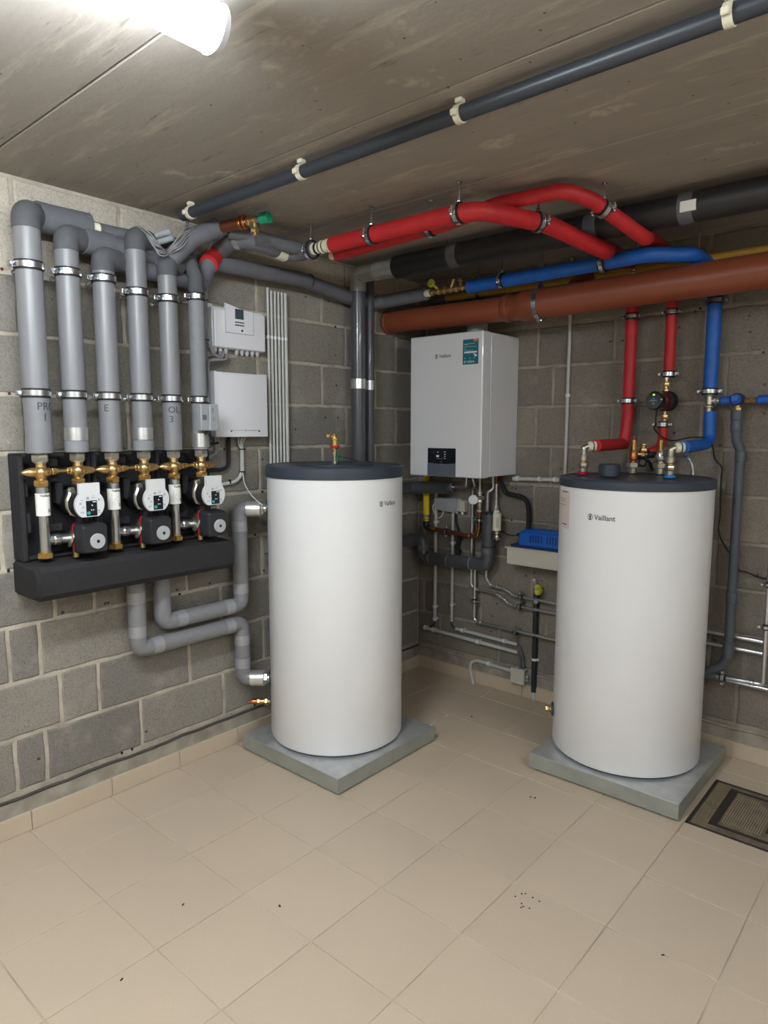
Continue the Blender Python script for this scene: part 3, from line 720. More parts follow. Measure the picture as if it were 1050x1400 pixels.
    for (u, v, w_, h_) in ((-.036, .002, .007, .007), (-.026, -.010, .005, .006), (-.012, .018, .009, .009), (.028, .012, .007, .007), (.026, -.024, .008, .005), (-.034, -.026, .012, .003), (-.032, .016, .008, .002), (.005, .022, .012, .002), (.008, .028, .009, .002), (.028, -.03, .01, .002)): rect(m, u, v, u+w_, v+h_, fx-.0002)
    build('face_print', m, 'plastic_grey', fc, smooth=False)
    # mixing pipe, flange and actuator
    m = MB(); m.cyl((XR-.01, ya+.015, 1.055), (XR-.01, yb-.02, 1.055), .018, 18); m.lathe((XR-.01, ya+.03, 1.055), (0, 1, 0), [(.018, 0), (.021, .004), (.021, .02), (.018, .024)], 18); build('mixing_pipe', m, 'steel', g)
    m = MB(); m.lathe((XR+.01, yb-.042, 1.06), Vector((.35, 1, -.35)), [(.034, 0), (.036, .002), (.036, .006), (.033, .008)], 28); build('flange', m, 'nickel', g)
    m = MB(); m.cyl((XR-.02, yb, 1.0), (XR-.02, yb, 1.09), .025, 18); m.cyl((XR-.03, yb-.002, 1.06), (XR+.04, yb-.002, 1.06), .03, 20); m.cyl((XR+.03, yb-.036, .992), (XR+.03, yb-.036, 1.01), .01, 10)
    build('mixing_valve', m, 'brass', g)
    AY, AZ = yb+.002, 1.058
    def rr(hw, hh, rad, n=5):
        out = []
        for cx_, cy_, a0_ in ((hw-rad, hh-rad, 0), (-hw+rad, hh-rad, PI/2), (-hw+rad, -hh+rad, PI), (hw-rad, -hh+rad, 3*PI/2)):
            for k in range(n+1): a = a0_+PI/2*k/n; out.append((cx_+rad*math.cos(a), cy_+rad*math.sin(a)))
        return out
    m = MB(); m.prism(rr(.0475, .052, .012), (.150, AY, AZ), (0, 1, 0), (0, 0, 1), (.012, 0, 0)); 
    ac = build('actuator_back', m, 'red_plastic', g)
    m = MB(); o1 = rr(.0485, .053, .013); o2 = rr(.045, .049, .012); o3 = rr(.039, .044, .010); n = len(o1)
    vs_ = [Vector((x, AY+u, AZ+v)) for x, rr_ in ((.162, o1), (.214, o2), (.222, o3)) for u, v in rr_]
    m.add(vs_, [(a*n+k, a*n+(k+1) % n, (a+1)*n+(k+1) % n, (a+1)*n+k) for a in (0, 1) for k in range(n)]+[tuple(range(n-1, -1, -1)), tuple(2*n+k for k in range(n))])
    ah = build('actuator_housing', m, 'actuator_black', g)
    m = MB(); m.cyl((.221, AY+.004, AZ-.008), (.231, AY+.004, AZ-.008), .0265, 28, .002); kn = build('knob', m, 'knob_grey', ah)
    m = MB(); m.cyl((.231, AY+.004, AZ-.008), (.2315, AY+.004, AZ-.008), .006, 12); build('knob_hole', m, 'rubber_black', kn)
    return g
g1 = make_group(YA[0], 'black-backed pump group with brass valves, leftmost of three on the pump board')
for dy, lab in ((.25, 'black-backed pump group with brass valves, middle one of three on the pump board'), (.5, 'black-backed pump group with brass valves, rightmost of three, next to the white cylinder')):
    c_ = copy_tree(g1); c_.location.y += dy; c_['label'] = lab
# insulated distributor trough under the groups
m = MB(); y0, y1 = -2.268, -1.482
prof = [(0.003, .862), (.175, .862), (.203, .885), (.203, .962), (.188, .978), (.06, .984), (.003, .984)]
n = len(prof); vs_ = []
for (y, e) in ((y0, .012), (y0+.012, 0), (y1-.012, 0), (y1, .012)):
    for (x, z) in prof:
        cx_, cz_ = .1, .92; vs_.append((max(.003, x-e*(1 if x > cx_ else 0)), y, z-e*(1 if z > cz_ else -1)))
m.add(vs_, [(a*n+k, a*n+(k+1) % n, (a+1)*n+(k+1) % n, (a+1)*n+k) for a in range(3) for k in range(n)]+[tuple(range(n)), tuple(3*n+k for k in range(n))])
mt = thing('manifold_trough', 'long black foam insulated distributor trough below the three pump groups', 'manifold', (.1, -1.875, .862))
build('foam_shell', m, 'epp_black', mt)
for y in (-2.13, -1.51-.17):
    m = MB(); m.box((.02, y, .853), (.03, .04, .018), .002); m.cyl((.03, y, .853), (.037, y, .853), .005, 8); build('bracket', m, 'shelf_cream', mt)
# ------------------------------------------------------------------ the six risers
RIS = [  # y, top z, radius, material of jacket, sleeve, label
    (-2.205, 2.116, .041, None, 'grey insulated riser pipe marked PRO 1, leftmost of six above the pump board'),
    (-2.080, 2.072, .038, 'tape', 'grey insulated riser with a silver band at its foot, second of six from the left'),
    (-1.955, 2.026, .037, None, 'grey insulated riser with the lowest elbow, third of six from the left'),
    (-1.830, 2.120, .036, 'tape', 'grey insulated riser with a silver band at its foot, fourth of six from the left'),
    (-1.705, 2.052, .035, None, 'grey insulated riser pipe marked 3, fifth of six from the left'),
    (-1.580, 2.065, .031, 'tape6', 'thinner grey insulated riser behind the grey sensor box, rightmost of six'),
]
CZ = [(1.952, 1.548)]*6
for i, (y, zt, r, sl, lab) in enumerate(RIS):
    t = thing('riser_pipe', lab, 'pipe', (XR, y, 1.348), 'risers above the pump board')
    ztop = zt-.045; zb = 1.349
    if i == 5: ztop = 1.958
    m = MB(); m.cyl((XR, y, zb+.002), (XR, y, ztop), r, 28, .002); build('insulation', m, 'pvc_jacket' if i < 5 else 'foam_grey', t)
    m = MB(); m.cyl((XR, y, 1.345), (XR, y, zb+.006), .017, 14); build('pipe_end', m, 'steel_pipe', t)
    if sl == 'tape': bandpart(t, 'silver_band', (XR, y, 1.415), (0, 0, 1), r+.0012, .045, 'alu_tape', 28); bandpart(t, 'foot_sleeve', (XR, y, 1.371), (0, 0, 1), r+.002, .036, 'foam_grey', 28)
    if sl == 'tape6': bandpart(t, 'silver_band', (XR, y, 1.388), (0, 0, 1), r+.003, .055, 'alu_tape', 28)
    re = r+.002
    if i == 0: pts = [(XR, y, ztop-.004), (XR, y, zt), (XR-.05, y+.05, zt+.010)]
    else: pts = [(XR, y, ztop-.004), (XR, y, zt), (XR-.03, y+.065, zt+.004)]
    if i == 5: pts = [(XR, y, ztop-.004), (XR, y, 2.02), (XR-.02, y-.01, 2.075)]
    m = MB(); m.tube(pts, re if i < 5 else .029, .045, 24, 8); build('elbow', m, 'foam_elbow', t)
    for zc in (1.952, 1.548):
        if i == 5 and zc > 1.9: zc = 1.945
        if i in (3, 4) and zc > 1.9: zc = 1.925 if i == 3 else 1.92
        pipe_clamp(t, (XR, y, zc), (0, 0, 1), r, (0, y, zc-.002), side=(.1, 1, 0), ears=(-1,))
def rtext(i, body, z, size, a0):
    y, r = RIS[i][0], RIS[i][2]; par = [o for o in bpy.data.objects if o.get('label') == RIS[i][4]][0]
    wtext(body, size, lambda u, v: (XR+(r+.0008)*math.cos(a0+u/r), y+(r+.0008)*math.sin(a0+u/r), z+v), par, 'ink_pen', bold=.0003)
rtext(0, 'PRO', 1.494, .034, -.40); rtext(0, '1', 1.458, .034, -.02)
rtext(2, 'E', 1.494, .034, -1.0); rtext(4, 'OL', 1.494, .034, -.95); rtext(4, '3', 1.458, .034, -.85)
rtext(1, 'Tube 42', 1.75, .008, .2) if False else None
# collecting pipes along the wall under the ceiling
def pipe(name, label, cat, pts, r, mat, fil=.04, group=None, n=22, child=None):
    m = MB(); m.tube(pts, r, fil, n, 8); o = build(name, m, mat); tag(o, label, cat, group); return o
hp1 = pipe('wall_pipe', 'short fat dark foam pipe from the leftmost riser along the wall', 'pipe', [(XR-.052, -2.152, 2.128), (.065, -2.10, 2.128), (.065, -1.975, 2.130)], .050, 'foam_dark')
m = MB(); m.cyl((.088, -1.976, 2.128), (.088, -1.945, 2.129), .019, 14, .004); build('end_plug', m, 'cream_plastic', hp1)
hp1b = pipe('wall_pipe', 'thin dark foam pipe behind the fourth riser top beside the cream plug', 'pipe', [(.055, -1.953, 2.134), (.055, -1.86, 2.134), (.06, -1.55, 2.15)], .026, 'foam_dark')
hp2 = pipe('wall_pipe', 'light grey foam pipe along the wall from the second riser top', 'pipe', [(.088, -2.012, 2.077), (.075, -1.90, 2.078), (.06, -1.56, 2.088)], .037, 'foam_mid')
bandpart(hp2, 'dark_joint', (.082, -1.955, 2.0775), (-.1, 1, 0), .046, .11, 'foam_dark', 24)
hp3 = pipe('wall_pipe', 'dark foam pipe along the wall from the third riser top, lowest of the bundle', 'pipe', [(.088, -1.887, 2.031), (.07, -1.80, 2.024), (.055, -1.50, 2.014)], .034, 'foam_mid')
# big bends gathering near the corner of the bundle
b1 = pipe('bent_pipe', 'thick grey foam pipe rising from the fifth riser to the copper end', 'pipe', [(0.0900, -1.7111, 2.0333), (0.1300, -1.6714, 2.0876), (0.1600, -1.6186, 2.1516), (0.2000, -1.5226, 2.2049)], .036, 'foam_mid', .06)
c0 = Vector((0.2000, -1.5295, 2.2007)); c1 = Vector((0.3115, -1.4996, 2.2050)); dcu = (c1-c0).normalized()
m = MB(); m.cyl(c0, c1, .021, 18); cu_ = build('copper_pipe', m, 'copper'); tag(cu_, 'bare copper pipe end with brass fitting below the ceiling, capped green', 'pipe')
for k in (0, .018): 
    m = MB(); q = c1+dcu*(k-.006); m.lathe(q, dcu, [(.022, 0), (.026, .003), (.026, .009), (.022, .012)], 18); build('press_ring', m, 'copper_fitting', cu_)
m = MB(); q = c1+dcu*.016; m.cyl(q, q+dcu*.055, .014, 14); m.hexnut(q+dcu*.012, q+dcu*.028, .02); m.hexnut(q+dcu*.036, q+dcu*.05, .018); build('threaded_fitting', m, 'brass', cu_)
q2 = q+dcu*.055; m = MB(); m.cyl(q2+dcu*.018, q2+dcu*.052, .021, 10, .003); m.band(q2+dcu*.05, dcu, .012, .021, .014, 10); build('green_cap', m, 'green_plastic', cu_)
m = MB(); m.cyl(q2-dcu*.002, q2+dcu*.02, .012, 12); build('cap_stem', m, 'foam_dark', cu_)
m = MB(); q3 = q+dcu*.045; m.cyl(q3+Vector((0, 0, -.012)), q3+Vector((0, 0, -.028)), .012, 12); m.hexnut(q3+Vector((0, 0, -.028)), q3+Vector((0, 0, -.045)), .017); m.cyl(q3+Vector((0, 0, -.045)), q3+Vector((0, 0, -.055)), .009, 10); build('drain_nipple', m, 'brass', cu_)
b2 = pipe('bent_pipe', 'grey foam pipe bending down past a red tape piece towards the risers', 'pipe', [(.07, -1.50, 2.05), (0.1100, -1.5078, 2.0881), (0.0573, -1.4339, 2.1500), (0.1992, -1.4438, 2.1750), (0.2609, -1.3841, 2.1680), (0.2427, -1.2167, 2.1580)], .034, 'foam_mid', .07)
a_, b_ = Vector((0.1100, -1.5078, 2.0881)), Vector((0.0573, -1.4339, 2.1500)); m = MB(); m.tube([a_+(b_-a_)*-.1, a_+(b_-a_)*.75], .0372, 0, 22); build('red_tape', m, 'red_foam', b2)
a_, b_ = Vector((0.1992, -1.4438, 2.1750)), Vector((0.2609, -1.3841, 2.1680)); bandpart(b2, 'clear_tape', a_+(b_-a_)*.1, Vector((1, .3, .1)), .036, .02, 'alu_tape')
b3 = pipe('grey_supply_pipe', 'grey foam pipe with a cream tape joint running to the red pipes', 'pipe', [(0.2424, -1.2324, 2.1580), (0.2728, -1.1909, 2.1580), (0.3707, -1.1870, 2.1600)], .033, 'foam_mid', .05)
a_, b_ = Vector((0.2609, -1.3841, 2.1680)), Vector((0.2427, -1.2167, 2.1580)); m = MB(); m.tube([a_+(b_-a_)*.62, a_+(b_-a_)*.92], .0355, 0, 22); build('cream_tape', m, 'cream_plastic', b3)
b5 = pipe('bent_pipe', 'dark foam pipe behind the copper end, second of the ceiling pipes', 'pipe', [(0.2155, -1.4901, 2.1900), (0.2548, -1.4039, 2.1900), (0.2857, -1.2999, 2.1750), (0.3213, -1.1737, 2.1650)], .026, 'foam_dark', .06)
# small white angle bracket by the copper end
m = MB(); p0 = Vector((0.2824, -1.4111, 2.2000)); m.cyl(p0+Vector((0, 0, .06)), p0+Vector((0, 0, -.05)), .003, 6); m.cyl(p0+Vector((0, 0, -.05)), p0+Vector((.07, .02, -.05)), .003, 6); o = build('pipe_hanger', m, 'steel'); tag(o, 'thin bent steel hanger rod beside the copper pipe end', 'hanger')
# cables over the bundle
rnd = random.Random(11)
def wob(p, s): return tuple(Vector(p)+Vector((rnd.uniform(-s, s), rnd.uniform(-s, s), rnd.uniform(-s, s))))
m = MB()
for k in range(8):
    e = .010*k
    m.spline([wob((0.0600, -1.8132, 2.1552), .004), wob(Vector((0.1300, -1.8231, 2.1580))+Vector((0, e*.4, -e*.2)), .003), wob(Vector((0.1700, -1.8040, 2.1345))+Vector((0, e*.5, -e)), .003), wob(Vector((0.1650, -1.7647, 2.1054))+Vector((0, e*.5, -e*.5)), .003), wob(Vector((0.1300, -1.7212, 2.0730))+Vector((0, e*.4, 0)), .002), wob(Vector((0.0900, -1.6859, 2.0457))+Vector((0, e*.3, 0)), .002)], .0023, 6, 6)
o = build('cable_bundle', m, 'cable_grey'); tag(o, 'loop of grey cables drooping over the fifth riser top', 'cables')
m = MB()
for k in range(7):
    e = .010*k
    m.spline([wob(Vector((0.1100, -1.7153, 2.0720))+Vector((0, e*.3, 0)), .002), wob(Vector((0.1700, -1.7203, 2.0979))+Vector((0, e*.3, -e*.2)), .003), wob(Vector((0.1900, -1.6946, 2.1411))+Vector((0, e*.2, -e*.6)), .004), wob(Vector((0.1850, -1.6466, 2.1783))+Vector((0, 0, -e*.5)), .004), wob(Vector((0.1700, -1.5848, 2.1971))+Vector((0, 0, -e*.3)), .004), wob(Vector((0.1600, -1.5312, 2.2133))+Vector((0, .01, e*.2)), .004), wob(Vector((0.1200, -1.4624, 2.2020)), .004)], .0023, 6, 6)
o = build('cable_bundle', m, 'cable_grey'); tag(o, 'bundle of grey cables fanning to the right along the ceiling edge', 'cables')
for k in range(2):
    m = MB(); a_ = Vector((0.1200, -1.7453, 2.1431))+Vector((0, .008*k, -.022*k)); b_ = Vector((0.1700, -1.7119, 2.1566))+Vector((0, .008*k, -.022*k)); m.band((a_+b_)/2, b_-a_, .0085, .011, (b_-a_).length, 14); m.cyl(a_, b_-(b_-a_)*.1, .0085, 10)
    o = build('cable_conduit', m, 'plastic_grey'); tag(o, 'short grey conduit stub where the ceiling cables emerge, %s of two' % ['upper', 'lower'][k], 'conduit')
m = MB(); m.spline([(0.1600, -1.6281, 2.2372), (0.1700, -1.6462, 2.1811), (0.1700, -1.6638, 2.1301), (0.1500, -1.6745, 2.0918), (0.1000, -1.6537, 2.0634)], .006, 8, 6)
o = build('cable', m, 'foam_dark'); tag(o, 'single dark grey cable dropping from the first ceiling clip behind the risers', 'cable')
m = MB()
for k in range(7):
    e = .0038*(k-3)
    m.spline([wob((0.1300, -1.4975, 2.1929), .004), wob((0.1000, -1.4986, 2.1532), .003), (.050, -1.478+e, 2.08), (.034, -1.480+e, 1.98), wob((.031, -1.481+e, 1.87), .0015), wob((.031, -1.482+e, 1.75), .0015), wob((.031, -1.484+e, 1.64), .0015), (.031, -1.486+e, 1.50), (.031, -1.486+e, 1.40)], .0021, 6, 5)
o = build('cable_bundle', m, 'cable_grey'); tag(o, 'vertical bundle of thin grey cables between the rightmost riser and the control boxes', 'cables')
for z in (1.96, 1.80, 1.54):
    q = MB(); q.box((.031, -1.482, z), (.012, .034, .005), .001); build('cable_tie', q, 'rubber_black', o)
# sensor box strapped to the rightmost riser
t = thing('sensor_box', 'small grey thermostat box strapped to the foot of the rightmost riser', 'sensor', (.165, -1.575, 1.43))
m = MB(); m.box((.168, -1.600, 1.478), (.030, .034, .104), .003); m.box((.173, -1.562, 1.478), (.040, .042, .104), .003); hb = build('housing', m, 'plastic_grey', t)
wtext('S', .022, lambda u, v: (.1935, -1.574+u, 1.498+v), hb, 'ink_pen'); wtext('2', .018, lambda u, v: (.1935, -1.570+u, 1.466+v), hb, 'ink_pen')
m = MB(); m.span((.183, -1.610, 1.468), (.1845, -1.592, 1.488)); build('window', m, 'panel_slate', hb)
m = MB(); m.cyl((.168, -1.575, 1.427), (.168, -1.575, 1.412), .010, 12); build('cable_gland', m, 'rubber_black', t)
m = MB(); m.spline([(.168, -1.575, 1.415), (.15, -1.54, 1.385), (.08, -1.50, 1.372), (.04, -1.44, 1.375)], .005, 8); build('cable', m, 'rubber_black', t)
# ------------------------------------------------------------------ control boxes
def curved_box(name, y0, y1, z0, z1, x0, dep, bow, sag, mat, t):
    """front plate bowed outwards, with a top edge that dips in the middle"""
    m = MB(); n = 12; vs_ = []
    for k in range(n+1):
        s = k/n; y = y0+(y1-y0)*s; x = x0+dep+bow*math.sin(PI*s); zt = z1-sag*math.sin(PI*min(1, s*1.15))
        vs_ += [(x0, y, z0), (x0, y, zt), (x, y, zt), (x, y, z0)]
    fs = []
    for k in range(n):
        for a in range(4): fs.append((4*k+a, 4*k+(a+1) % 4, 4*k+4+(a+1) % 4, 4*k+4+a))
    fs += [(0, 1, 2, 3), tuple(4*n+a for a in range(4))]
    m.add(vs_, fs); return build(name, m, mat, t)
t = thing('heating_controller', 'white wall controller with a small display, upper of the two boxes beside the risers', 'control box', (.0, -1.315, 1.772))
m = MB(); m.span((.002, -1.452, 1.772), (.040, -1.182, 1.94), .004); m.span((.002, -1.452, 1.93), (.012, -1.43, 1.955), .001); build('back_case', m, 'plastic_white', t)
m = MB(); m.span((.034, -1.449, 1.774), (.052, -1.182, 1.932), .004); fr = build('front_cover', m, 'plastic_white', t)
m = MB(); m.prism([(-1.398, 1.838), (-1.250, 1.838), (-1.250, 1.936), (-1.3, 1.938), (-1.398, 1.958)], (.050, 0, 0), (0, 1, 0), (0, 0, 1), (.006, 0, 0)); op = build('operating_panel', m, 'plastic_white', fr)
m = MB(); m.span((.0555, -1.348, 1.898), (.0575, -1.303, 1.940), .0006); build('display', m, 'display_grey', op)
m = MB()
for r_ in range(2):
    for k in range(4): y = -1.348+k*.0122; z = 1.882-r_*.012; m.span((.0555, y, z), (.0570, y+.010, z+.0055))
build('button', m, 'ink_dark', op)
m = MB(); m.cyl((.056, -1.312, 1.852), (.0575, -1.312, 1.852), .005, 12); build('emblem', m, 'ink_dark', op)
m = MB()
for (a, b, c_, d) in ((-1.398, 1.838, -1.250, 1.8386), (-1.398, 1.838, -1.3974, 1.955), (-1.2506, 1.838, -1.25, 1.936)): m.span((.055, a, b), (.0565, c_, d))
build('panel_joint', m, 'plastic_grey', op)
for k in range(9):
    if k == 3: continue
    m = MB(); y = -1.435+k*.028; m.cyl((.028, y, 1.774), (.028, y, 1.758), .0095, 10); m.cyl((.028, y, 1.758), (.028, y, 1.75), .006, 10); build('cable_gland', m, 'box_grey', t)
t = thing('junction_unit', 'larger blank white control box below the controller with a display', 'control box', (.0, -1.335, 1.398))
m = MB(); m.span((.002, -1.475, 1.400), (.055, -1.197, 1.672), .004); m.span((.002, -1.475, 1.66), (.012, -1.455, 1.69), .001); build('back_case', m, 'plastic_white', t)
fc = curved_box('front_cover', -1.474, -1.198, 1.400, 1.672, .052, .022, .008, .012, 'plastic_white', t)
m = MB(); y = -1.41
for a in (-1.40, -1.25): m.cyl((.078, a, 1.424), (.0835, a, 1.424), .0032, 8)
m.span((.0800, -1.40, 1.4275), (.0823, -1.25, 1.4285)); m.span((.080, -1.327, 1.424), (.0825, -1.325, 1.430)); build('flap_joint', m, 'ink_dark', fc)
# cables below and between
cabs = [
 ('cable', 'grey cables looping from the wall bundle under the upper control box', 'cable_grey', [[(.03, -1.41+.01*k, 1.760), (.05, -1.43+.006*k, 1.738-.004*k), (.055, -1.465+.004*k, 1.745), (.058, -1.487+.003*k, 1.79)] for k in range(3)]+[[(.03, -1.375, 1.752), (.05, -1.40, 1.725), (.05, -1.46, 1.722-.003*k), (.055, -1.485, 1.70), (.056, -1.488, 1.60)] for k in range(3)], .0042),
 ('cable', 'pale grey cables curving left behind the pump board from the lower control box', 'plastic_grey', [[(.03, -1.445+.012*k, 1.40), (.025, -1.443+.012*k, 1.375), (.02, -1.438+.010*k, 1.34), (.02, -1.47, 1.312+.006*k), (.02, -1.53, 1.308+.006*k)] for k in range(2)], .0048),
 ('cable', 'thick black cable from the lower control box bending left to the pump board', 'rubber_black', [[(.03, -1.375, 1.41), (.022, -1.375, 1.34), (.022, -1.378, 1.285), (.022, -1.40, 1.262), (.022, -1.46, 1.258), (.022, -1.56, 1.258)]], .0085),
 ('cable', 'light grey cables going down from the lower control box and left to the rightmost pump', 'conduit_grey', [[(.03, -1.325+.02*k, 1.405), (.02, -1.318+.010*k, 1.37), (.02, -1.307+.005*k, 1.34), (.02, -1.307+.005*k, 1.28), (.02, -1.310+.005*k, 1.24), (.02, -1.34, 1.208-.003*k), (.02, -1.42, 1.198-.003*k), (.03, -1.50, 1.196-.003*k)] for k in range(3)], .0045),
 ('sensor_cable', 'thin white sensor cable hanging from the control box cables to the cylinder connection', 'plastic_white', [[(.02, -1.300, 1.24), (.04, -1.305, 1.19), (.10, -1.32, 1.15), (.15, -1.325, 1.125), (.17, -1.315, 1.108)]], .0022),
]
for nm, lab, mt_, cs, r in cabs:
    m = MB()
    for c_ in cs: m.spline(c_, r, 8, 6)
    o = build(nm, m, mt_); tag(o, lab, 'cable')
    if 'left to the rightmost pump' in lab:
        for p_ in ((.02, -1.302, 1.345), (.02, -1.303, 1.245), (.02, -1.37, 1.204), (.02, -1.435, 1.194)):
            q = MB(); q.box(p_, (.014, .022 if p_[2] > 1.22 else .006, .005 if p_[2] > 1.22 else .02), .001); build('cable_tie', q, 'rubber_black', o)
# vertical conduits on the left wall
XC = .030
for k in range(6):
    y = -1.147+k*.0205; ztop = 2.05 if k else 2.06
    m = MB(); m.cyl((XC, y, .10), (XC, y, ztop), .0058 if k < 5 else .0082, 12); o = build('wall_conduit', m, 'conduit_grey')
    tag(o, 'pale upright conduit on the left wall, %s of six side by side' % ['leftmost', 'second from the left', 'third from the left', 'fourth from the left', 'fifth from the left', 'rightmost'][k], 'conduit', 'upright conduits on the left wall')
    m = MB(); m.box((.014, y, 1.845), (.026, .012, .014), .002); m.band((XC, y, 1.845), (0, 0, 1), .0055, .0085, .012, 12); build('clip', m, 'plastic_white', o)
# ------------------------------------------------------------------ insulated pipes from trough to the left cylinder
def tk(c, ang, z, r): a = math.radians(ang); return (c[0]+r*math.cos(a), c[1]+r*math.sin(a), z)
dv = Vector((.755, .656, 0)); da = -dv          # the branches run from the wall pipes to the cylinder sockets
sa = Vector((.07, -1.362, 1.088))+dv*.121; sb = Vector((.07, -1.362, .322))+dv*.121
def insul(lab, pts, grp):
    o = thing('insulated_pipe', lab, 'pipe', pts[0], grp)
    m = MB(); m.tube(pts, .0335, .035, 24, 4); build('grey_jacket', m, 'pvc_jacket', o); P = [Vector(p) for p in pts]
    for i in range(len(P)-1):
        L_ = (P[i+1]-P[i]).length; d = (P[i+1]-P[i]).normalized()
        for s in ((.075, L_-.075) if L_ > .2 else ((L_*.5,) if L_ > .09 and 0 < i < len(P)-2 else ())):
            if 0 < s < L_: bandpart(o, 'tape_band', P[i]+d*s, d, .0345, .045, 'tape_grey', 24)
    e = P[-1]; d = (P[-1]-P[-2]).normalized(); bandpart(o, 'silver_end', e-d*.03, d, .0352, .062, 'alu_tape', 24)
    m = MB(); m.hexnut(e, e+d*.016, .026); m.cyl(e+d*.016, e+d*.028, .02, 14); m.cyl(e+d*.0, e+d*.02, .012, 12); build('union_nut', m, 'nickel', o)
    return o
xr = .07
ea = sa+da*.026; eb = sb+da*.026
insul('upper silver-grey insulated pipe looping from the trough up to the left cylinder', [(xr, -1.748, .862), (xr, -1.748, .662), (xr, -1.362, .662), (xr, -1.362, 1.088), tuple(ea)], 'insulated pipes between trough and cylinder')
insul('lower silver-grey insulated pipe looping from the trough down to the left cylinder foot', [(xr, -1.858, .862), (xr, -1.858, .578), (xr, -1.362, .578), (xr, -1.362, .322), tuple(eb)], 'insulated pipes between trough and cylinder')
# drain tap at the foot of the left cylinder
s0 = Vector((sa.x, sa.y, .212)); m = MB(); m.cyl(s0, s0+da*.02, .010, 12); m.hexnut(s0+da*.012, s0+da*.026, .016); m.cyl(s0+da*.026, s0+da*.05, .011, 12); m.hexnut(s0+da*.048, s0+da*.060, .014)
t = thing('drain_tap', 'small brass drain tap low on the wall side of the left cylinder', 'tap', tuple(s0+da*.03)); build('tap_body', m, 'brass', t)
m = MB(); m.cyl(s0+da*.06, s0+da*.085, .0135, 12, .003); m.cyl(s0+da*.085, s0+da*.1, .006, 10); build('tap_outlet', m, 'copper_fitting', t)
m = MB(); m.ring(s0+da*.072+Vector((0, 0, -.008)), da, .013, .0025, 16, 6); build('tap_strap', m, 'rubber_black', t)
# ================================================================== WALL BOILER
t = thing('wall_boiler', 'white wall-hung gas boiler with a dark control panel in the corner', 'boiler', (.432, -.01, 1.193))
bx0, bx1, bz0, bz1, by = .210, .655, 1.193, 1.905, -.350
m = MB(); m.span((bx0+.004, -.272, bz0+.004), (bx1-.002, -.006, bz1-.002), .003); build('side_casing', m, 'boiler_white', t)
m = MB(); m.span((bx0, by, bz0), (bx1, -.276, bz1), .005); fcv = build('front_cover', m, 'boiler_white', t)
m = MB(); m.span((bx0+.006, -.277, bz0+.006), (bx1-.004, -.271, bz1-.004)); build('casing_joint', m, 'plastic_grey', t)
m = MB(); m.span((.331, by-.003, 1.258), (.506, by+.002, 1.338), .001); cp = build('control_panel', m, 'panel_black', fcv)
m = MB(); m.prism([(.331, 1.1955), (.506, 1.1955), (.506, 1.263), (.46, 1.259), (.4185, 1.257), (.377, 1.259), (.331, 1.263)], (0, by-.0035, 0), (1, 0, 0), (0, 0, 1), (0, .004, 0)); build('lower_flap', m, 'panel_slate', fcv)
m = MB()
def rz(mm, x0, z0, x1, z1, y): mm.add([(x0, y, z0), (x1, y, z0), (x1, y, z1), (x0, y, z1)], [(0, 1, 2, 3)])
yq = by-.0034
rz(m, .388, 1.292, .392, 1.303, yq); rz(m, .394, 1.292, .404, 1.303, yq); rz(m, .367, 1.315, .370, 1.317, yq); rz(m, .39, 1.317, .403, 1.319, yq)
for z in (1.318, 1.306, 1.296, 1.285): rz(m, .436, z, .446, z+.003, yq)
rz(m, .388, 1.284, .428, 1.2848, yq); m.add([(.415, yq, 1.267), (.421, yq, 1.267), (.418, yq, 1.271)], [(0, 1, 2)]); build('display_symbols', m, 'plastic_white', cp, smooth=False)
fn = lambda u, v: (.379+u, by-.0006, 1.789+v)
emblem(fn, .020, fcv); wtext('Vaillant', .0245, lambda u, v: fn(u+.017, v+.002), fcv, 'ink_dark', bold=.0003)
m = MB(); m.span((.540, by-.0008, 1.748), (.630, by+.001, 1.868), .0004); st_ = build('sticker', m, 'teal_sticker', fcv)
m = MB(); rz(m, .602, 1.856, .625, 1.868, by-.0011); build('sticker_corner', m, 'orange_print', st_, smooth=False)
m = MB()
for (x0, z, x1) in ((.548, 1.846, .610), (.548, 1.842, .57), (.548, 1.832, .618), (.548, 1.822, .560), (.548, 1.814, .6)): rz(m, x0, z, x1, z+.0014, by-.0011)
rz(m, .548, 1.802, .622, 1.810, by-.0011)
for x in (.552, .580, .604): rz(m, x, 1.776, x+.004, 1.780, by-.0011)
m.add([(.600, by-.0011, 1.802), (.625, by-.0011, 1.79), (.612, by-.0011, 1.782)], [(0, 1, 2)]); build('sticker_print', m, 'plastic_white', st_, smooth=False)
fs2 = lambda u, v: (.553+u, by-.0012, 1.7555+v); emblem(fs2, .011, st_, 'plastic_white'); wtext('Vaillant', .0155, lambda u, v: fs2(u+.0095, v+.001), st_, 'plastic_white', bold=.0002)
m = MB(); m.cyl((.505, -.17, 1.902), (.505, -.17, 1.985), .052, 28, .002); m.cyl((.505, -.17, 1.902), (.505, -.17, 1.915), .062, 28, .002); build('flue_stub', m, 'box_grey', t)
m = MB(); m.cyl((.505, -.17, 1.980), (.505, -.17, 2.02), .040, 24); m.tube([(.505, -.17, 2.0), (.505, -.17, 2.06), (.505, -.004, 2.06)], .040, .05, 24); build('flue', m, 'foam_black', t)
# ------------------------------------------------------------------ pipes below the boiler
def pipe2(name, lab, pts, r, mat, fil=.025, n=16, cat='pipe', group=None):
    o = thing(name, lab, cat, pts[0], group); m = MB(); m.tube(pts, r, fil, n, 7); build('tube', m, mat, o); return o
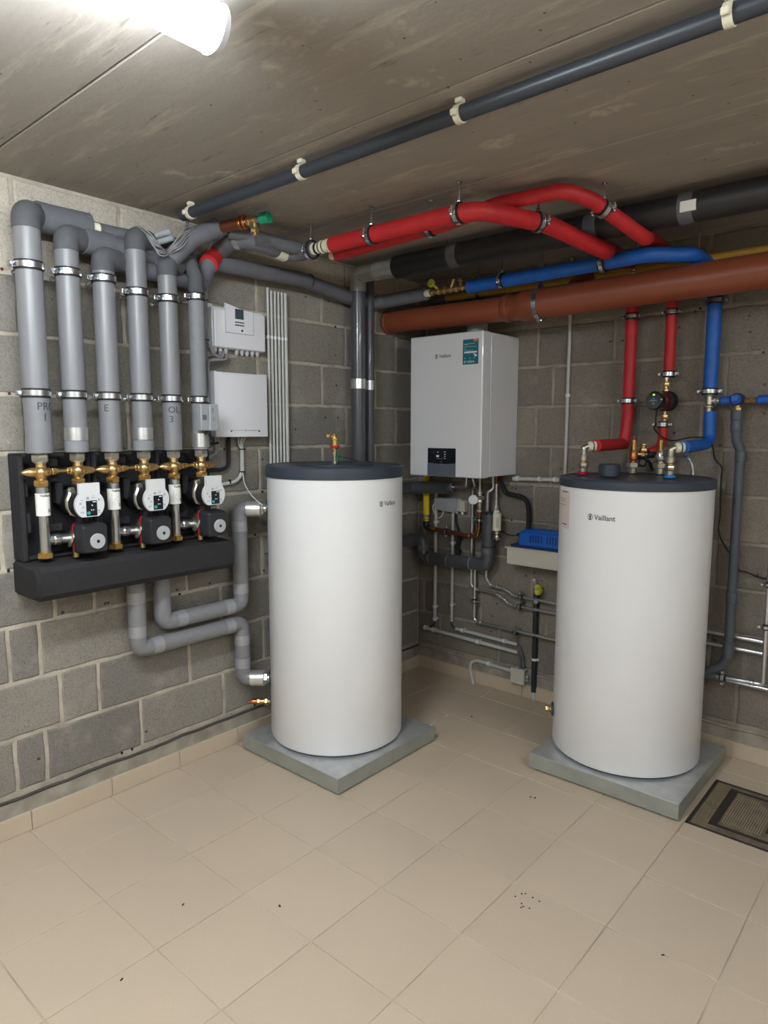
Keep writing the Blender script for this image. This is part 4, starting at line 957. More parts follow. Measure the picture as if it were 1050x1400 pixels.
# two steel lines with offset bends running behind the right cylinder
x1 = 1.16
pA = pipe2('steel_pipe', 'galvanised pipe with an offset bend, upper of the pair below the shelf', [(.539, -.045, 1.19), (.539, -.045, 1.115), (.515, -.06, 1.10), (.515, -.060, .628), (.535, -.045, .590), (.608, -.04, .581), (.655, -.04, .566), (.672, -.04, .553), (1.95, -.04, .549)], .0095, 'steel_pipe', .028)
pB = pipe2('steel_pipe', 'galvanised pipe with an offset bend, lower of the pair below the shelf', [(.440, -.10, 1.19), (.440, -.07, 1.125), (.412, -.05, 1.112), (.412, -.05, .575), (.43, -.045, .553), (.562, -.04, .548), (.622, -.04, .522), (.645, -.04, .503), (.68, -.04, .500), (1.95, -.04, .498)], .0095, 'steel_pipe', .028)
pC = pipe2('steel_pipe', 'bright thin steel pipe dropping from behind the fat elbow to knee height', [(.436, -.05, .72), (.436, -.05, .37), (1.95, -.05, .352)], .0095, 'steel_pipe', .035)
for o, pts in ((pA, [(.575, -.0405, .587), (.592, -.0405, .584), (.627, -.04, .576), (.640, -.04, .571), (.668, -.04, .556), (.682, -.04, .553)]), (pB, [(.575, -.04, .543), (.592, -.04, .536), (.615, -.04, .526), (.634, -.04, .512), (.66, -.04, .5015), (.448, -.043, .551)]), (pC, [(.45, -.05, .364), (.48, -.05, .368)])):
    for p_ in pts:
        m = MB(); m.ring(p_, (1, 0, -.25), .0100, .0035, 14, 6); build('press_ring', m, 'steel', o)
for o, c, sd in ((pA, (.722, -.04, .5524), 1), (pB, (.715, -.04, .4997), 1), (pC, (.70, -.05, .3585), 1)):
    pipe_clamp(o, c, (1, 0, 0), .0098, (c[0], 0, c[2]), side=(0, 0, 1), w_=.014)
pipe_clamp(pC, (.436, -.05, .485), (0, 0, 1), .0098, (.436, 0, .485), side=(1, 0, 0), w_=.014)
# fat elbow pipe (condensate / flue drain in dark foam)
o = pipe2('foam_pipe', 'fat dark grey insulated pipe running in front of the conduits below the boiler', [(.042, -.46, .802), (.048, -.125, .799), (.112, -.105, .800), (.112, -.105, .70), (.553, -.105, .712), (.553, -.105, .80), (.553, -.100, .985)], .036, 'jacket_dark', .05, 24)
for c, d in (((.552, -.105, .79), (0, 0, 1)), ((.112, -.105, .765), (0, 0, 1))): bandpart(o, 'clear_band', c, d, .0368, .028, 'foam_mid', 24)
for c, d in (((.30, -.105, .7055), (1, 0, .03)), ((.45, -.105, .7095), (1, 0, .03)), ((.175, -.105, .702), (1, 0, .03))):
    m = MB(); m.band(c, d, .0362, .0372, .004, 24); build('seam', m, 'plastic_grey', o)
m = MB(); m.band((.553, -.104, .815), (0, 0, 1), .036, .0378, .005, 24); build('strap', m, 'rubber_black', o)
m = MB(); m.cyl((.553, -.1, .84), (.553, -.1, 1.0), .0225, 20, .003); build('upper_sleeve', m, 'foam_black', o)
o = pipe2('foam_pipe', 'fat dark grey insulated pipe coming out of the corner right under the boiler', [(.042, -.50, 1.10), (.046, -.14, 1.102), (.30, -.11, 1.118)], .036, 'jacket_dark', .05, 24)
m = MB(); m.cyl((.30, -.11, 1.118), (.325, -.108, 1.12), .022, 18); m.tube([(.325, -.108, 1.12), (.375, -.106, 1.122), (.405, -.105, 1.125), (.408, -.105, 1.19)], .008, .025, 12); build('steel_end', m, 'steel_pipe', o)
# gas line: yellow riser, copper run with clamp, valve
o = pipe2('gas_pipe', 'copper gas pipe with a yellow sleeve and a right-hand rise under the boiler', [(.112, -.075, .905), (.112, -.075, .882), (.125, -.075, .871), (.40, -.075, .852), (.470, -.075, .855), (.475, -.075, .93), (.475, -.075, 1.01)], .0125, 'copper', .035, 16)
m = MB(); m.cyl((.112, -.075, .985), (.112, -.075, 1.19), .017, 16); m.cyl((.112, -.075, .945), (.112, -.075, 1.08), .0185, 16, .002); m.cyl((.112, -.075, .908), (.112, -.075, .932), .0165, 16, .002); build('yellow_sleeve', m, 'yellow_bright', o)
m = MB(); m.hexnut((.112, -.075, .932), (.112, -.075, .946), .0175); m.ring((.112, -.075, .92), (0, 0, 1), .0168, .002, 16, 6); build('union_nut', m, 'steel', o)
m = MB(); m.tube([(.112, -.075, .908), (.112, -.075, .875), (.14, -.075, .869)], .018, .02, 16); build('elbow', m, 'pvc_black_pipe', o)
for c, d in (((.165, -.075, .868), (1, 0, -.07)), ((.178, -.075, .867), (1, 0, -.07)), ((.415, -.075, .852), (1, 0, 0)), ((.476, -.075, .90), (0, 0, 1))):
    m = MB(); m.ring(c, d, .0130, .0030, 16, 6); build('press_ring', m, 'copper_fitting', o)
pipe_clamp(o, (.255, -.075, .8615), (1, 0, -.07), .0127, (.255, 0, .862), side=(0, 0, 1), w_=.014)
pipe_clamp(o, (.475, -.075, .945), (0, 0, 1), .0127, (.475, 0, .945), side=(1, 0, 0), w_=.014)
t = thing('gas_valve', 'brass gas valve with a white round handle right below the boiler', 'valve', (.475, -.09, 1.0))
m = MB(); m.cyl((.475, -.075, .985), (.475, -.075, 1.02), .011, 12); m.hexnut((.475, -.075, .99), (.475, -.075, 1.004), .016); m.cyl((.475, -.075, 1.02), (.475, -.075, 1.115), .0135, 14, .002); m.hexnut((.475, -.075, 1.04), (.475, -.075, 1.056), .018); m.hexnut((.475, -.075, 1.088), (.475, -.075, 1.1), .018)
m.cyl((.475, -.075, 1.07), (.505, -.095, 1.07), .012, 12); m.cyl((.475, -.075, 1.115), (.475, -.075, 1.195), .008, 12); build('valve_body', m, 'nickel', t)
m = MB(); m.cyl((.455, -.105, 1.058), (.462, -.120, 1.058), .026, 20, .003); m.cyl((.475, -.08, 1.058), (.458, -.11, 1.058), .008, 10); build('handle', m, 'plastic_white', t)
# junction box with sockets below the boiler
t = thing('junction_box', 'grey distribution box on the wall under the left half of the boiler', 'junction box', (.275, 0, .965))
m = MB(); m.span((.155, -.045, .975), (.315, -.001, 1.045), .004); build('case', m, 'box_grey', t)
m = MB(); m.prism([(.160, .978), (.300, .968), (.312, 1.040), (.165, 1.044)], (0, -.052, 0), (1, 0, 0), (0, 0, 1), (0, .012, 0)); build('lid', m, 'plastic_grey', t)
m = MB(); m.span((.315, -.042, .975), (.352, -.001, 1.038), .004); build('side_socket', m, 'shelf_cream', t)
for x in (.20, .29, .33):
    m = MB(); m.cyl((x, -.025, .976), (x, -.025, .960), .008, 10); build('cable_gland', m, 'plastic_white', t)
m = MB(); m.spline([(.155, -.03, 1.03), (.13, -.035, .99), (.145, -.035, .945), (.165, -.035, .925), (.19, -.03, .94), (.20, -.025, .965)], .003, 6); build('cable', m, 'plastic_white', t)
m = MB(); m.spline([(.29, -.03, .962), (.295, -.035, .91), (.315, -.035, .86), (.30, -.03, .80), (.31, -.03, .77), (.33, -.03, .745)], .006, 8); build('black_cable', m, 'rubber_black', t)
m = MB(); m.spline([(.315, -.02, .83), (.30, -.018, .79), (.295, -.018, .76), (.302, -.02, .735), (.29, -.02, .715)], .014, 8); build('cable_sheath', m, 'rubber_black', t)
# conduits in the corner
def conduit(lab, pts, r=.0095, clips=(), mat='conduit_grey', fil=.0):
    o = thing('corner_conduit', lab, 'conduit', pts[0]); m = MB(); m.tube(pts, r, fil, 12); build('tube', m, mat, o)
    for c, ax in clips:
        m = MB(); m.band(c, ax, r-.0005, r+.0035, .014, 14); c2 = Vector(c); m.box((c2.x, c2.y/2, c2.z), (.016, abs(c2.y)*.9, .014), .002); build('clip', m, 'plastic_white', o)
    return o
conduit('upright grey conduit nearest the room corner below the boiler', [(.147, -.028, 1.08), (.147, -.028, .312)], .0105, [((.147, -.028, .90), (0, 0, 1)), ((.147, -.028, .40), (0, 0, 1)), ((.147, -.028, .325), (0, 0, 1))])
conduit('upright grey conduit under the distribution box, second from the corner', [(.268, -.028, .965), (.268, -.028, .332)], .0085, [((.268, -.028, .79), (0, 0, 1)), ((.268, -.028, .43), (0, 0, 1))])
conduit('long slanting grey conduit near the floor in the corner, lower of the two', [(.073, -.03, .258), (.705, -.03, .242)], .0105, [((.14, -.03, .2565), (1, 0, 0)), ((.45, -.03, .248), (1, 0, 0)), ((.08, -.03, .258), (1, 0, 0))])
conduit('shorter grey conduit near the floor in the corner, upper of the two', [(.30, -.03, .294), (.700, -.03, .286)], .0095, [((.345, -.03, .293), (1, 0, 0)), ((.62, -.03, .2875), (1, 0, 0))])
m = MB(); m.spline([(.268, -.028, .335), (.268, -.028, .315), (.285, -.03, .297), (.31, -.03, .294)], .0035, 6); m.spline([(.147, -.028, .315), (.14, -.03, .288), (.11, -.03, .268), (.08, -.03, .259)], .0035, 6)
o = build('cable', m, 'rubber_black'); tag(o, 'thin black cables linking the upright and slanting conduits in the corner', 'cable')
conduit('bent grey conduit entering the floor beside the square wall box', [(.685, -.022, .128), (.445, -.022, .136), (.405, -.022, .118), (.400, -.024, .075), (.43, -.035, -.005)], .0105, [((.52, -.022, .134), (1, 0, 0))], fil=.03)
t = thing('wall_box', 'small square cream junction box just above the skirting', 'junction box', (.72, 0, .08)); wx = .022
m = MB(); m.span((0.679, -.052, .078), (0.759, -.022, .160), .006); m.span((0.684, -.03, .083), (0.754, -.001, .155)); build('case', m, 'box_grey', t)
m = MB(); m.span((0.677, -.058, .076), (0.761, -.048, .162), .005); build('lid', m, 'shelf_cream', t)
m = MB(); m.cyl((.761, -.03, .12), (.772, -.03, .12), .010, 10); m.cyl((.761, -.03, .10), (.770, -.03, .10), .008, 10); build('cable_gland', m, 'box_grey', t)
m = MB(); m.spline([(.70, -.03, .286), (.718, -.03, .27), (.735, -.03, .22), (.742, -.03, .158)], .0065, 8); m.spline([(.705, -.03, .243), (.722, -.035, .22), (.726, -.035, .16)], .0065, 8)
o = build('cable', m, 'foam_dark'); tag(o, 'grey cables from the slanting conduits down into the square wall box', 'cable')
# black drop pipe, tap
o = pipe2('drop_pipe', 'flat black upright pipe between the wall box and the right cylinder', [(.80, -.02, .60), (.80, -.02, .045)], .0145, 'pvc_black_pipe', 0, 12)
m = MB(); m.cyl((.80, -.02, .001), (.80, -.02, .048), .013, 12); build('grey_foot', m, 'conduit_grey', o)
for z in (.225,): m = MB(); m.band((.80, -.02, z), (0, 0, 1), .0145, .018, .012, 12); m.box((.822, -.02, z), (.012, .014, .012), .002); build('clip', m, 'plastic_white', o)
t = thing('pressure_tap', 'yellow-green plastic cap fitting with a wire loop on the wall above the black pipe', 'fitting', (.83, 0, .60))
m = MB(); m.cyl((.82, -.001, .62), (.82, -.05, .62), .016, 16, .002); m.hexnut((.832, -.045, .607), (.836, -.075, .604), .021); m.cyl((.836, -.07, .604), (.838, -.088, .603), .014, 14, .003); build('body', m, 'yellow_green', t)
m = MB(); m.cyl((.795, -.02, .632), (.795, -.04, .655), .010, 12); m.cyl((.795, -.012, .60), (.795, -.012, .64), .009, 12); build('nozzle', m, 'conduit_grey', t)
m = MB(); m.ring((.842, -.045, .625), (.1, 1, .1), .036, .0012, 26, 5); build('wire_loop', m, 'steel', t)
m = MB(); m.cyl((.812, -.03, .545), (.815, -.055, .545), .012, 16, .002); m.cyl((.815, -.055, .545), (.816, -.058, .545), .009, 14); o = build('drain_stub', m, 'plastic_grey'); tag(o, 'small round grey stub between the two galvanised pipes', 'fitting')
# white filter cartridge with valve
t = thing('filter_cartridge', 'small white cylindrical filter with text hanging right of the fat elbow', 'filter', (.59, -.12, .86))
fx_, fy_ = .61, -.115
m = MB(); m.cyl((fx_, fy_, .905), (fx_, fy_, 1.00), .0225, 22, .003); m.cyl((fx_, fy_, 1.00), (fx_, fy_, 1.014), .012, 14, .002); fb = build('body', m, 'cream_plastic', t)
m = MB()
for k in range(4):
    a0_ = -1.25+k*.17; vs_ = []
    for q in range(3): a = a0_+.05*q; vs_ += [(fx_+.023*math.cos(a), fy_+.023*math.sin(a), .922+.004*(k % 2)), (fx_+.023*math.cos(a), fy_+.023*math.sin(a), .980-.006*(k % 3))]
    m.add(vs_, [(0, 2, 3, 1), (2, 4, 5, 3)])
build('print', m, 'plastic_grey', fb, smooth=False)
m = MB(); m.cyl((fx_, fy_, .855), (fx_, fy_, .906), .0085, 12); m.hexnut((fx_, fy_, .888), (fx_, fy_, .900), .014); m.hexnut((fx_, fy_, .868), (fx_, fy_, .880), .013); m.cyl((fx_-.02, fy_, .862), (fx_+.022, fy_, .862), .005, 8); build('drain_valve', m, 'nickel', t)
m = MB(); m.tube([(.563, -.05, 1.19), (.563, -.05, 1.02), (.560, -.06, .985), (.545, -.06, .95)], .0085, .03, 12); m.cyl((.563, -.05, 1.005), (.563, -.05, 1.03), .0135, 12, .002); m.tube([(.563, -.05, 1.005), (fx_-.01, fy_+.02, 1.0), (fx_, fy_, 1.005)], .006, .02, 8)
build('feed_pipe', m, 'alu_tape', t)
m = MB(); m.cyl((.563, -.05, 1.145), (.563, -.05, 1.195), .010, 12); build('red_end', m, 'copper', t)
m = MB(); m.ring((.588, -.12, .875), (1, .3, .2), .019, .0022, 18, 6); build('strap', m, 'rubber_black', t)
# condensate hose and pump on its shelf
m = MB(); m.spline([(.592, -.06, 1.20), (.598, -.055, 1.145), (.62, -.05, 1.105), (.67, -.05, 1.092), (.725, -.05, 1.082), (.752, -.05, 1.05), (.760, -.05, .98), (.762, -.06, .90)], .0125, 10, 8)
o = build('condensate_hose', m, 'rubber_black'); tag(o, 'black corrugated hose from the boiler down to the blue pump', 'hose')
t = thing('pump_shelf', 'cream wall bracket shelf carrying the blue pump', 'shelf', (.85, 0, .76))
m = MB(); m.span((.675, -.145, .826), (1.04, -.001, .834), .002); m.prism([(.69, .828), (1.04, .828), (1.04, .745), (.712, .745)], (0, -.142, 0), (1, 0, 0), (0, 0, 1), (0, .010, 0)); m.span((.69, -.14, .745), (.72, -.002, .832)); build('bracket', m, 'shelf_cream', t)
t = thing('condensate_pump', 'blue slotted condensate pump on the cream shelf left of the right cylinder', 'pump', (.88, -.07, .834))
m = MB(); m.span((.705, -.135, .8345), (1.02, -.015, .848), .003); build('tray', m, 'blue_dark', t)
m = MB(); m.span((.745, -.130, .840), (1.00, -.02, .918), .010); m.span((.765, -.12, .914), (.97, -.03, .928), .006); cs_ = build('case', m, 'blue_case', t)
for k in range(5):
    m = MB(); x = .812+k*.0155; m.span((x, -.1315, .866), (x+.007, -.128, .905), .001); build('slot', m, 'blue_dark', cs_)
for k in range(6):
    m = MB(); x = .905+k*.0155; m.span((x, -.1315, .866), (x+.007, -.128, .905), .001); build('slot', m, 'blue_dark', cs_)
m = MB(); m.cyl((.745, -.09, .893), (.722, -.09, .893), .009, 10); m.spline([(.725, -.09, .893), (.69, -.085, .885), (.645, -.07, .884), (.60, -.05, .893), (.55, -.05, .905), (.52, -.05, .90)], .0035, 6); build('power_lead', m, 'rubber_black', t)
# conduit right of the boiler, and grey tube above the shelf
conduit('tall thin grey conduit on the back wall right of the boiler', [(.938, -.018, 2.25), (.938, -.018, 1.19)], .0085, [((.938, -.018, 1.60), (0, 0, 1))])
conduit('short horizontal grey conduit beside the boiler bottom, at the height of the right lid', [(.645, -.018, 1.175), (1.02, -.018, 1.186)], .0105, [((.67, -.018, 1.176), (1, 0, 0)), ((.885, -.018, 1.182), (1, 0, 0)), ((.80, -.018, 1.180), (1, 0, 0))])

# ================================================================== PIPES IN FRONT OF THE CORNER
YV = -.630; XV = .100
o = thing('duct_pipe', 'fat dark jacketed pipe standing in the corner and turning along the ceiling', 'pipe', (XV, YV, 0))
m = MB(); m.tube([(XV, YV, .60), (XV, YV, 2.190), (.30, YV, 2.190)], .037, .05, 28, 8); build('upright', m, 'jacket_dark', o)
m = MB(); m.tube([(XV, YV, 2.11), (XV, YV, 2.1905), (.22, YV, 2.1905)], .0395, .055, 28, 8); build('taped_elbow', m, 'galvanised_dull', o)
m = MB(); m.cyl((.22, YV, 2.190), (.355, YV, 2.190), .0415, 28, .001); build('silver_sleeve', m, 'galvanised', o)
m = MB(); m.cyl((.35, YV, 2.190), (RX-.02, YV, 2.190), .052, 28, .001); build('ceiling_run', m, 'foam_black', o)
bandpart(o, 'silver_band', (XV, YV, 1.66), (0, 0, 1), .0378, .05, 'alu_tape', 28)
for x in (.69, 1.32, 1.66, 2.4): bandpart(o, 'grey_tape', (x, YV, 2.190), (1, 0, 0), .0525, .05, 'foam_dark' if x > .6 else 'alu_tape', 28)
m = MB(); m.span((1.648, YV-.0545, 2.165), (1.70, YV-.030, 2.200), .001); build('paper_tag', m, 'label_white', o)
m = MB(); m.cyl((.64, YV, 2.24), (.64, YV, 2.2625), .003, 6); m.cyl((1.9, YV, 2.24), (1.9, YV, 2.2625), .003, 6); build('hanger_rod', m, 'steel', o)
o = thing('duct_pipe', 'slimmer dark jacketed pipe standing behind the fat corner pipe', 'pipe', (.075, -.545, 0))
m = MB(); m.tube([(.07, -.517, .60), (.07, -.517, 2.20)], .026, .04, 22, 6); build('upright', m, 'jacket_dark', o)
bandpart(o, 'silver_band', (.07, -.517, 1.66), (0, 0, 1), .027, .05, 'alu_tape', 22)
# cold water line on the left wall to the brass fittings and the blue pipe
o = pipe2('foam_pipe', 'long dark grey foam pipe under the ceiling crossing the tops of the upright conduits', [(.07, -1.50, 2.100), (.085, -1.36, 2.104), (.09, -1.0, 2.112), (.068, -.70, 2.085), (.050, -.52, 2.075), (.075, -.43, 2.09), (.30, -.42, 2.098), (.36, -.42, 2.100)], .033, 'foam_mid', .06, 22)
bandpart(o, 'dark_joint', (.09, -.95, 2.111), (0, 1, 0), .0338, .006, 'foam_black', 22); bandpart(o, 'grey_tape', (.088, -1.15, 2.108), (0, 1, .02), .0336, .05, 'foam_dark', 22)
m = MB(); m.cyl((.36, -.42, 2.1), (.39, -.42, 2.1), .018, 16, .002); build('cream_collar', m, 'cream_plastic', o)
t = thing('filter_valve', 'row of brass fittings with a yellow-green valve handle before the blue pipe', 'valve', (.50, -.42, 2.1))
m = MB(); m.cyl((.39, -.42, 2.1), (.625, -.42, 2.1), .011, 14)
for x, r in ((.395, .019), (.435, .018), (.47, .02), (.505, .017), (.54, .019), (.575, .016), (.60, .015)): m.hexnut((x, -.42, 2.1), (x+.014, -.42, 2.1), r)
m.cyl((.51, -.42, 2.1), (.53, -.42, 2.145), .012, 12); m.cyl((.57, -.42, 2.1), (.57, -.42, 2.135), .009, 12); m.hexnut((.57, -.42, 2.13), (.57, -.42, 2.142), .014); build('fittings', m, 'brass', t)
m = MB(); m.cyl((.438, -.47, 2.128), (.438, -.485, 2.132), .020, 16, .003); m.cyl((.438, -.43, 2.115), (.438, -.475, 2.13), .007, 8); build('handle', m, 'yellow_green', t)
o = pipe2('blue_pipe', 'blue foam water pipe hanging under the ceiling above the orange drain', [(.615, -.42, 2.098), (1.2, -.42, 2.105), (1.45, -.42, 2.110), (1.585, -.30, 2.11), (1.60, -.085, 2.09), (1.608, -.08, 1.98)], .030, 'blue_foam', .07, 22)
m = MB(); m.cyl((.60, -.42, 2.098), (.618, -.42, 2.098), .012, 12); build('yellow_plug', m, 'yellow_green', o)
for x in (.795, 1.27): pipe_clamp(o, (x, -.42, 2.102), (1, 0, 0), .030, (x, -.42, H), side=(0, 1, 0), w_=.016)
# yellow gas line behind
o = pipe2('yellow_pipe', 'yellow gas pipe along the back wall above the orange drain', [(.30, -.16, 2.120), (RX-.02, -.16, 2.120)], .017, 'yellow_jacket', 0, 16)
for x in (.5, .86, 1.3, 1.56): 
    m = MB(); m.band((x, -.16, 2.120), (1, 0, 0), .0165, .021, .016, 16); m.cyl((x, -.16, 2.14), (x, -.16, H), .003, 6); build('clip', m, 'steel', o)
# orange drain
YO = -.30
o = thing('drain_pipe', 'big orange plastic drain pipe hanging under the ceiling above the boiler', 'pipe', (.0, YO, 2.03))
m = MB(); m.tube([(.026, YO, 2.008), (.78, YO, 1.998)], .0575, 0, 32); build('narrow_run', m, 'orange_pvc', o)
m = MB(); m.lathe((.74, YO, 1.999), (1, 0, .012), [(.0575, 0), (.064, .01), (.064, .03), (.0595, .035), (.0595, .08), (.069, .10), (.069, .17), (.0655, .18), (.0655, RX-.02-.74)], 32); build('wide_run', m, 'orange_pvc', o)
for x in (.775, .845, .905):
    m = MB(); m.ring((x, YO, 2.000), (1, 0, .012), .0635 if x < .9 else .0685, .003, 32, 6); build('socket_bead', m, 'orange_pvc', o)
m = MB(); m.band((.927, YO, 2.001), (1, 0, 0), .0668, .0725, .022, 32); m.box((.927, YO+.0, 2.078), (.022, .016, .02), .002); m.cyl((.927, YO, 2.075), (.927, YO, H), .004, 8); m.box((.927, YO-.002, 1.926), (.022, .014, .012), .002); build('clamp', m, 'steel', o)
m = MB(); m.cyl((.01, YO, 2.008), (.030, YO, 2.008), .062, 32, .003); build('wall_collar', m, 'orange_pvc', o)
m = MB(); m.tube([(1.08, YO+.0, 2.01), (1.08, YO+.10, 2.10), (1.08, -.02, 2.14)], .045, .05, 24); build('branch', m, 'orange_pvc', o)
# red pipes below the ceiling
r1 = pipe2('red_pipe', 'thick red foam pipe under the ceiling, front one of the two, starting at white couplers', [(.485, -1.190, 2.158), (1.150, -1.180, 2.160), (1.255, -.90, 2.158), (1.362, -.60, 2.100), (1.268, -.385, 2.165), (1.266, -.13, 2.165), (1.266, -.085, 2.07), (1.266, -.085, 1.98)], .031, 'red_foam', .12, 24)
r2 = pipe2('red_pipe', 'red foam pipe under the ceiling, rear one rising highest before it turns to the wall', [(.42, -1.100, 2.148), (.96, -1.095, 2.165), (1.14, -1.02, 2.218), (1.375, -.99, 2.220), (1.43, -.90, 2.200), (1.53, -.665, 2.104), (1.452, -.44, 2.172), (1.442, -.15, 2.165), (1.440, -.085, 2.08), (1.440, -.085, 1.98)], .0255, 'red_foam', .09, 24)
for x, y, z in ((.691, -1.187, 2.1585), (1.085, -1.181, 2.1598)): pipe_clamp(r1, (x, y, z), (1, 0, .02), .031, (x, y, H), side=(0, 1, 0), w_=.016)
pipe_clamp(r1, (1.245, -.925, 2.1583), (.38, .93, 0), .031, (1.245, -.925, H), side=(1, 0, 0), w_=.016)
pipe_clamp(r2, (.90, -1.0957, 2.163), (1, 0, .02), .0255, (.90, -1.0957, H), side=(0, 1, 0), w_=.016)
pipe_clamp(r2, (1.452, -.85, 2.178), (.38, .86, -.34), .0255, (1.452, -.85, H), side=(1, 0, 0), w_=.016)
m = MB()
for s, r in ((.375, .024), (.402, .021), (.425, .026), (.442, .0235), (.456, .026), (.472, .024)): m.cyl((s, -1.19, 2.159), (s+.014, -1.19, 2.159), r, 18, .002)
m.cyl((.36, -1.19, 2.159), (.487, -1.19, 2.159), .018, 14); build('couplers', m, 'cream_plastic', r1)
m = MB()
for s in (.395, .419, .4385): m.cyl((s, -1.19, 2.159), (s+.007, -1.19, 2.159), .0235, 18)
build('seal', m, 'rubber_black', r1)
m = MB(); m.cyl((.385, -1.10, 2.147), (.42, -1.10, 2.148), .016, 14, .002); build('couplers', m, 'cream_plastic', r2)
pipe_clamp(r1, (.362, -1.19, 2.159), (1, 0, .0), .034, (.362, -1.19, H), side=(0, 1, 0), w_=.014)
# conduit across the ceiling
o = thing('ceiling_pipe', 'long dark grey pipe clipped diagonally across the ceiling in view', 'pipe', (.2, -1.655, 2.225))
m = MB(); m.cyl((.16, -1.655, 2.226), (RX-.02, -1.655, 2.226), .020, 20, .002); build('tube', m, 'slate_pipe', o)
for x in (.215, .82, 1.415, 2.045, 2.7):
    m = MB(); m.band((x, -1.655, 2.226), (1, 0, 0), .0198, .0235, .018, 20); m.box((x, -1.655, 2.257), (.02, .022, .012), .002); m.box((x, -1.682, 2.222), (.018, .014, .016), .003); build('clip', m, 'cream_plastic', o)
# ================================================================== BACK WALL, RIGHT PART
def wall_riser(lab, x, z0, z1, r, mat, clampz, extra=None, y=-.085):
    o = thing('wall_riser', lab, 'pipe', (x, y, z0)); m = MB(); m.tube(extra if extra else [(x, y, z1), (x, y, z0)], r, .05, 22, 8); build('insulation', m, mat, o)
    for z in clampz: pipe_clamp(o, (x, y, z), (0, 0, 1), r, (x, 0, z), side=(1, 0, 0), w_=.016)
    return o
wall_riser('red foam riser bending left onto the red ring connection of the right cylinder', 1.266, 1.4, 1.98, .0255, 'red_foam', (1.935, 1.562), [(1.266, -.085, 1.98), (1.268, -.085, 1.50), (1.262, -.10, 1.372), (1.262, -.10, 1.368), tuple(eR)])
wall_riser('short red foam riser above the small round pump', 1.440, 1.66, 1.98, .0225, 'red_foam', (1.935, 1.672))
wall_riser('red foam stub below the small round pump, running behind the brass valve', 1.430, 1.37, 1.465, .0205, 'red_foam', (1.455,), [(1.432, -.10, 1.465), (1.434, -.10, 1.40), (1.430, -.12, 1.350), (1.395, -.14, 1.334)], y=-.10)
wall_riser('blue foam riser from the ceiling down to the white tee', 1.612, 1.60, 1.98, .0285, 'blue_foam', (1.962, 1.592))
wall_riser('blue foam pipe below the white tee bending left onto the blue ring connection', 1.62, 1.40, 1.50, .0245, 'blue_foam', (), [(1.617, -.085, 1.508), (1.622, -.088, 1.40), (1.618, -.12, 1.372), tuple(eB)])
# circulation pump
t = thing('circulation_pump', 'small round black circulation pump with a green light and dark red housing', 'pump', (1.425, -.09, 1.55))
PX_, PY_, PZ_ = 1.435, -.095, 1.556
for z0_, z1_ in ((1.595, 1.665), (1.455, 1.525)):
    m = MB(); m.cyl((PX_, PY_, z0_), (PX_, PY_, z1_), .009, 12); m.hexnut((PX_, PY_, (z0_+z1_)/2-.010), (PX_, PY_, (z0_+z1_)/2+.008), .017); m.hexnut((PX_, PY_, z0_+.003), (PX_, PY_, z0_+.013), .013); build('brass_union', m, 'brass', t)
m = MB(); m.cyl((PX_, PY_, 1.648), (PX_, PY_, 1.668), .011, 12); build('nipple', m, 'nickel', t)
ddir = Vector((-.25, -.97, 0)).normalized(); pc = Vector((PX_, PY_, PZ_))
m = MB(); m.cyl(pc+ddir*-.03, pc+ddir*.012, .044, 28, .004); build('rear_housing', m, 'rubber_black', t)
m = MB(); m.cyl(pc+ddir*.008, pc+ddir*.05, .040, 28, .003); build('red_housing', m, 'pump_red', t)
m = MB(); m.cyl(pc+ddir*.05, pc+ddir*.088, .040, 28, .004); hd = build('motor_head', m, 'panel_black', t)
u_ = Vector((0, 0, 1)).cross(ddir)*-1; u_ = Vector((ddir.y*-1, ddir.x, 0)); f0 = pc+ddir*.0885
if u_.x < 0: u_ = -u_
def fq(m_, u0, v0, u1, v1): m_.add([f0+u_*u0+Vector((0, 0, v0)), f0+u_*u1+Vector((0, 0, v0)), f0+u_*u1+Vector((0, 0, v1)), f0+u_*u0+Vector((0, 0, v1))], [(0, 1, 2, 3)])
m = MB(); fq(m, -.018, -.002, .018, .001); fq(m, -.014, .003, .014, .0045); fq(m, -.004, .008, .006, .012); fq(m, -.005, -.016, .004, -.009); build('face_print', m, 'plastic_grey', hd, smooth=False)
simple('led_on', (90, 220, 70), .4); b_ = M['led_on'].node_tree.nodes['Principled BSDF']; b_.inputs['Emission Color'].default_value = (.2, .9, .1, 1); b_.inputs['Emission Strength'].default_value = 1.2
m = MB(); fq(m, -.003, .022, .006, .028); build('green_light', m, 'led_on', hd, smooth=False)
cb_ = pc+ddir*.06+Vector((-.0, 0, -.038))
m = MB(); m.spline([cb_, cb_+Vector((-.004, 0, -.07)), (1.405, -.135, 1.44), (1.43, -.135, 1.41), (1.48, -.125, 1.385), (1.56, -.125, 1.40), (1.625, -.125, 1.395), (1.645, -.12, 1.36), (1.652, -.10, 1.31), (1.675, -.08, 1.275), (1.670, -.06, 1.22), (1.672, -.05, 1.08), (1.668, -.04, 1.00), (1.69, -.03, .94), (1.735, -.02, .875), (1.752, -.02, .835), (1.78, -.02, .832), (1.84, -.02, .815), (1.90, -.02, .82)], .0032, 6, 6)
build('power_lead', m, 'rubber_black', t)
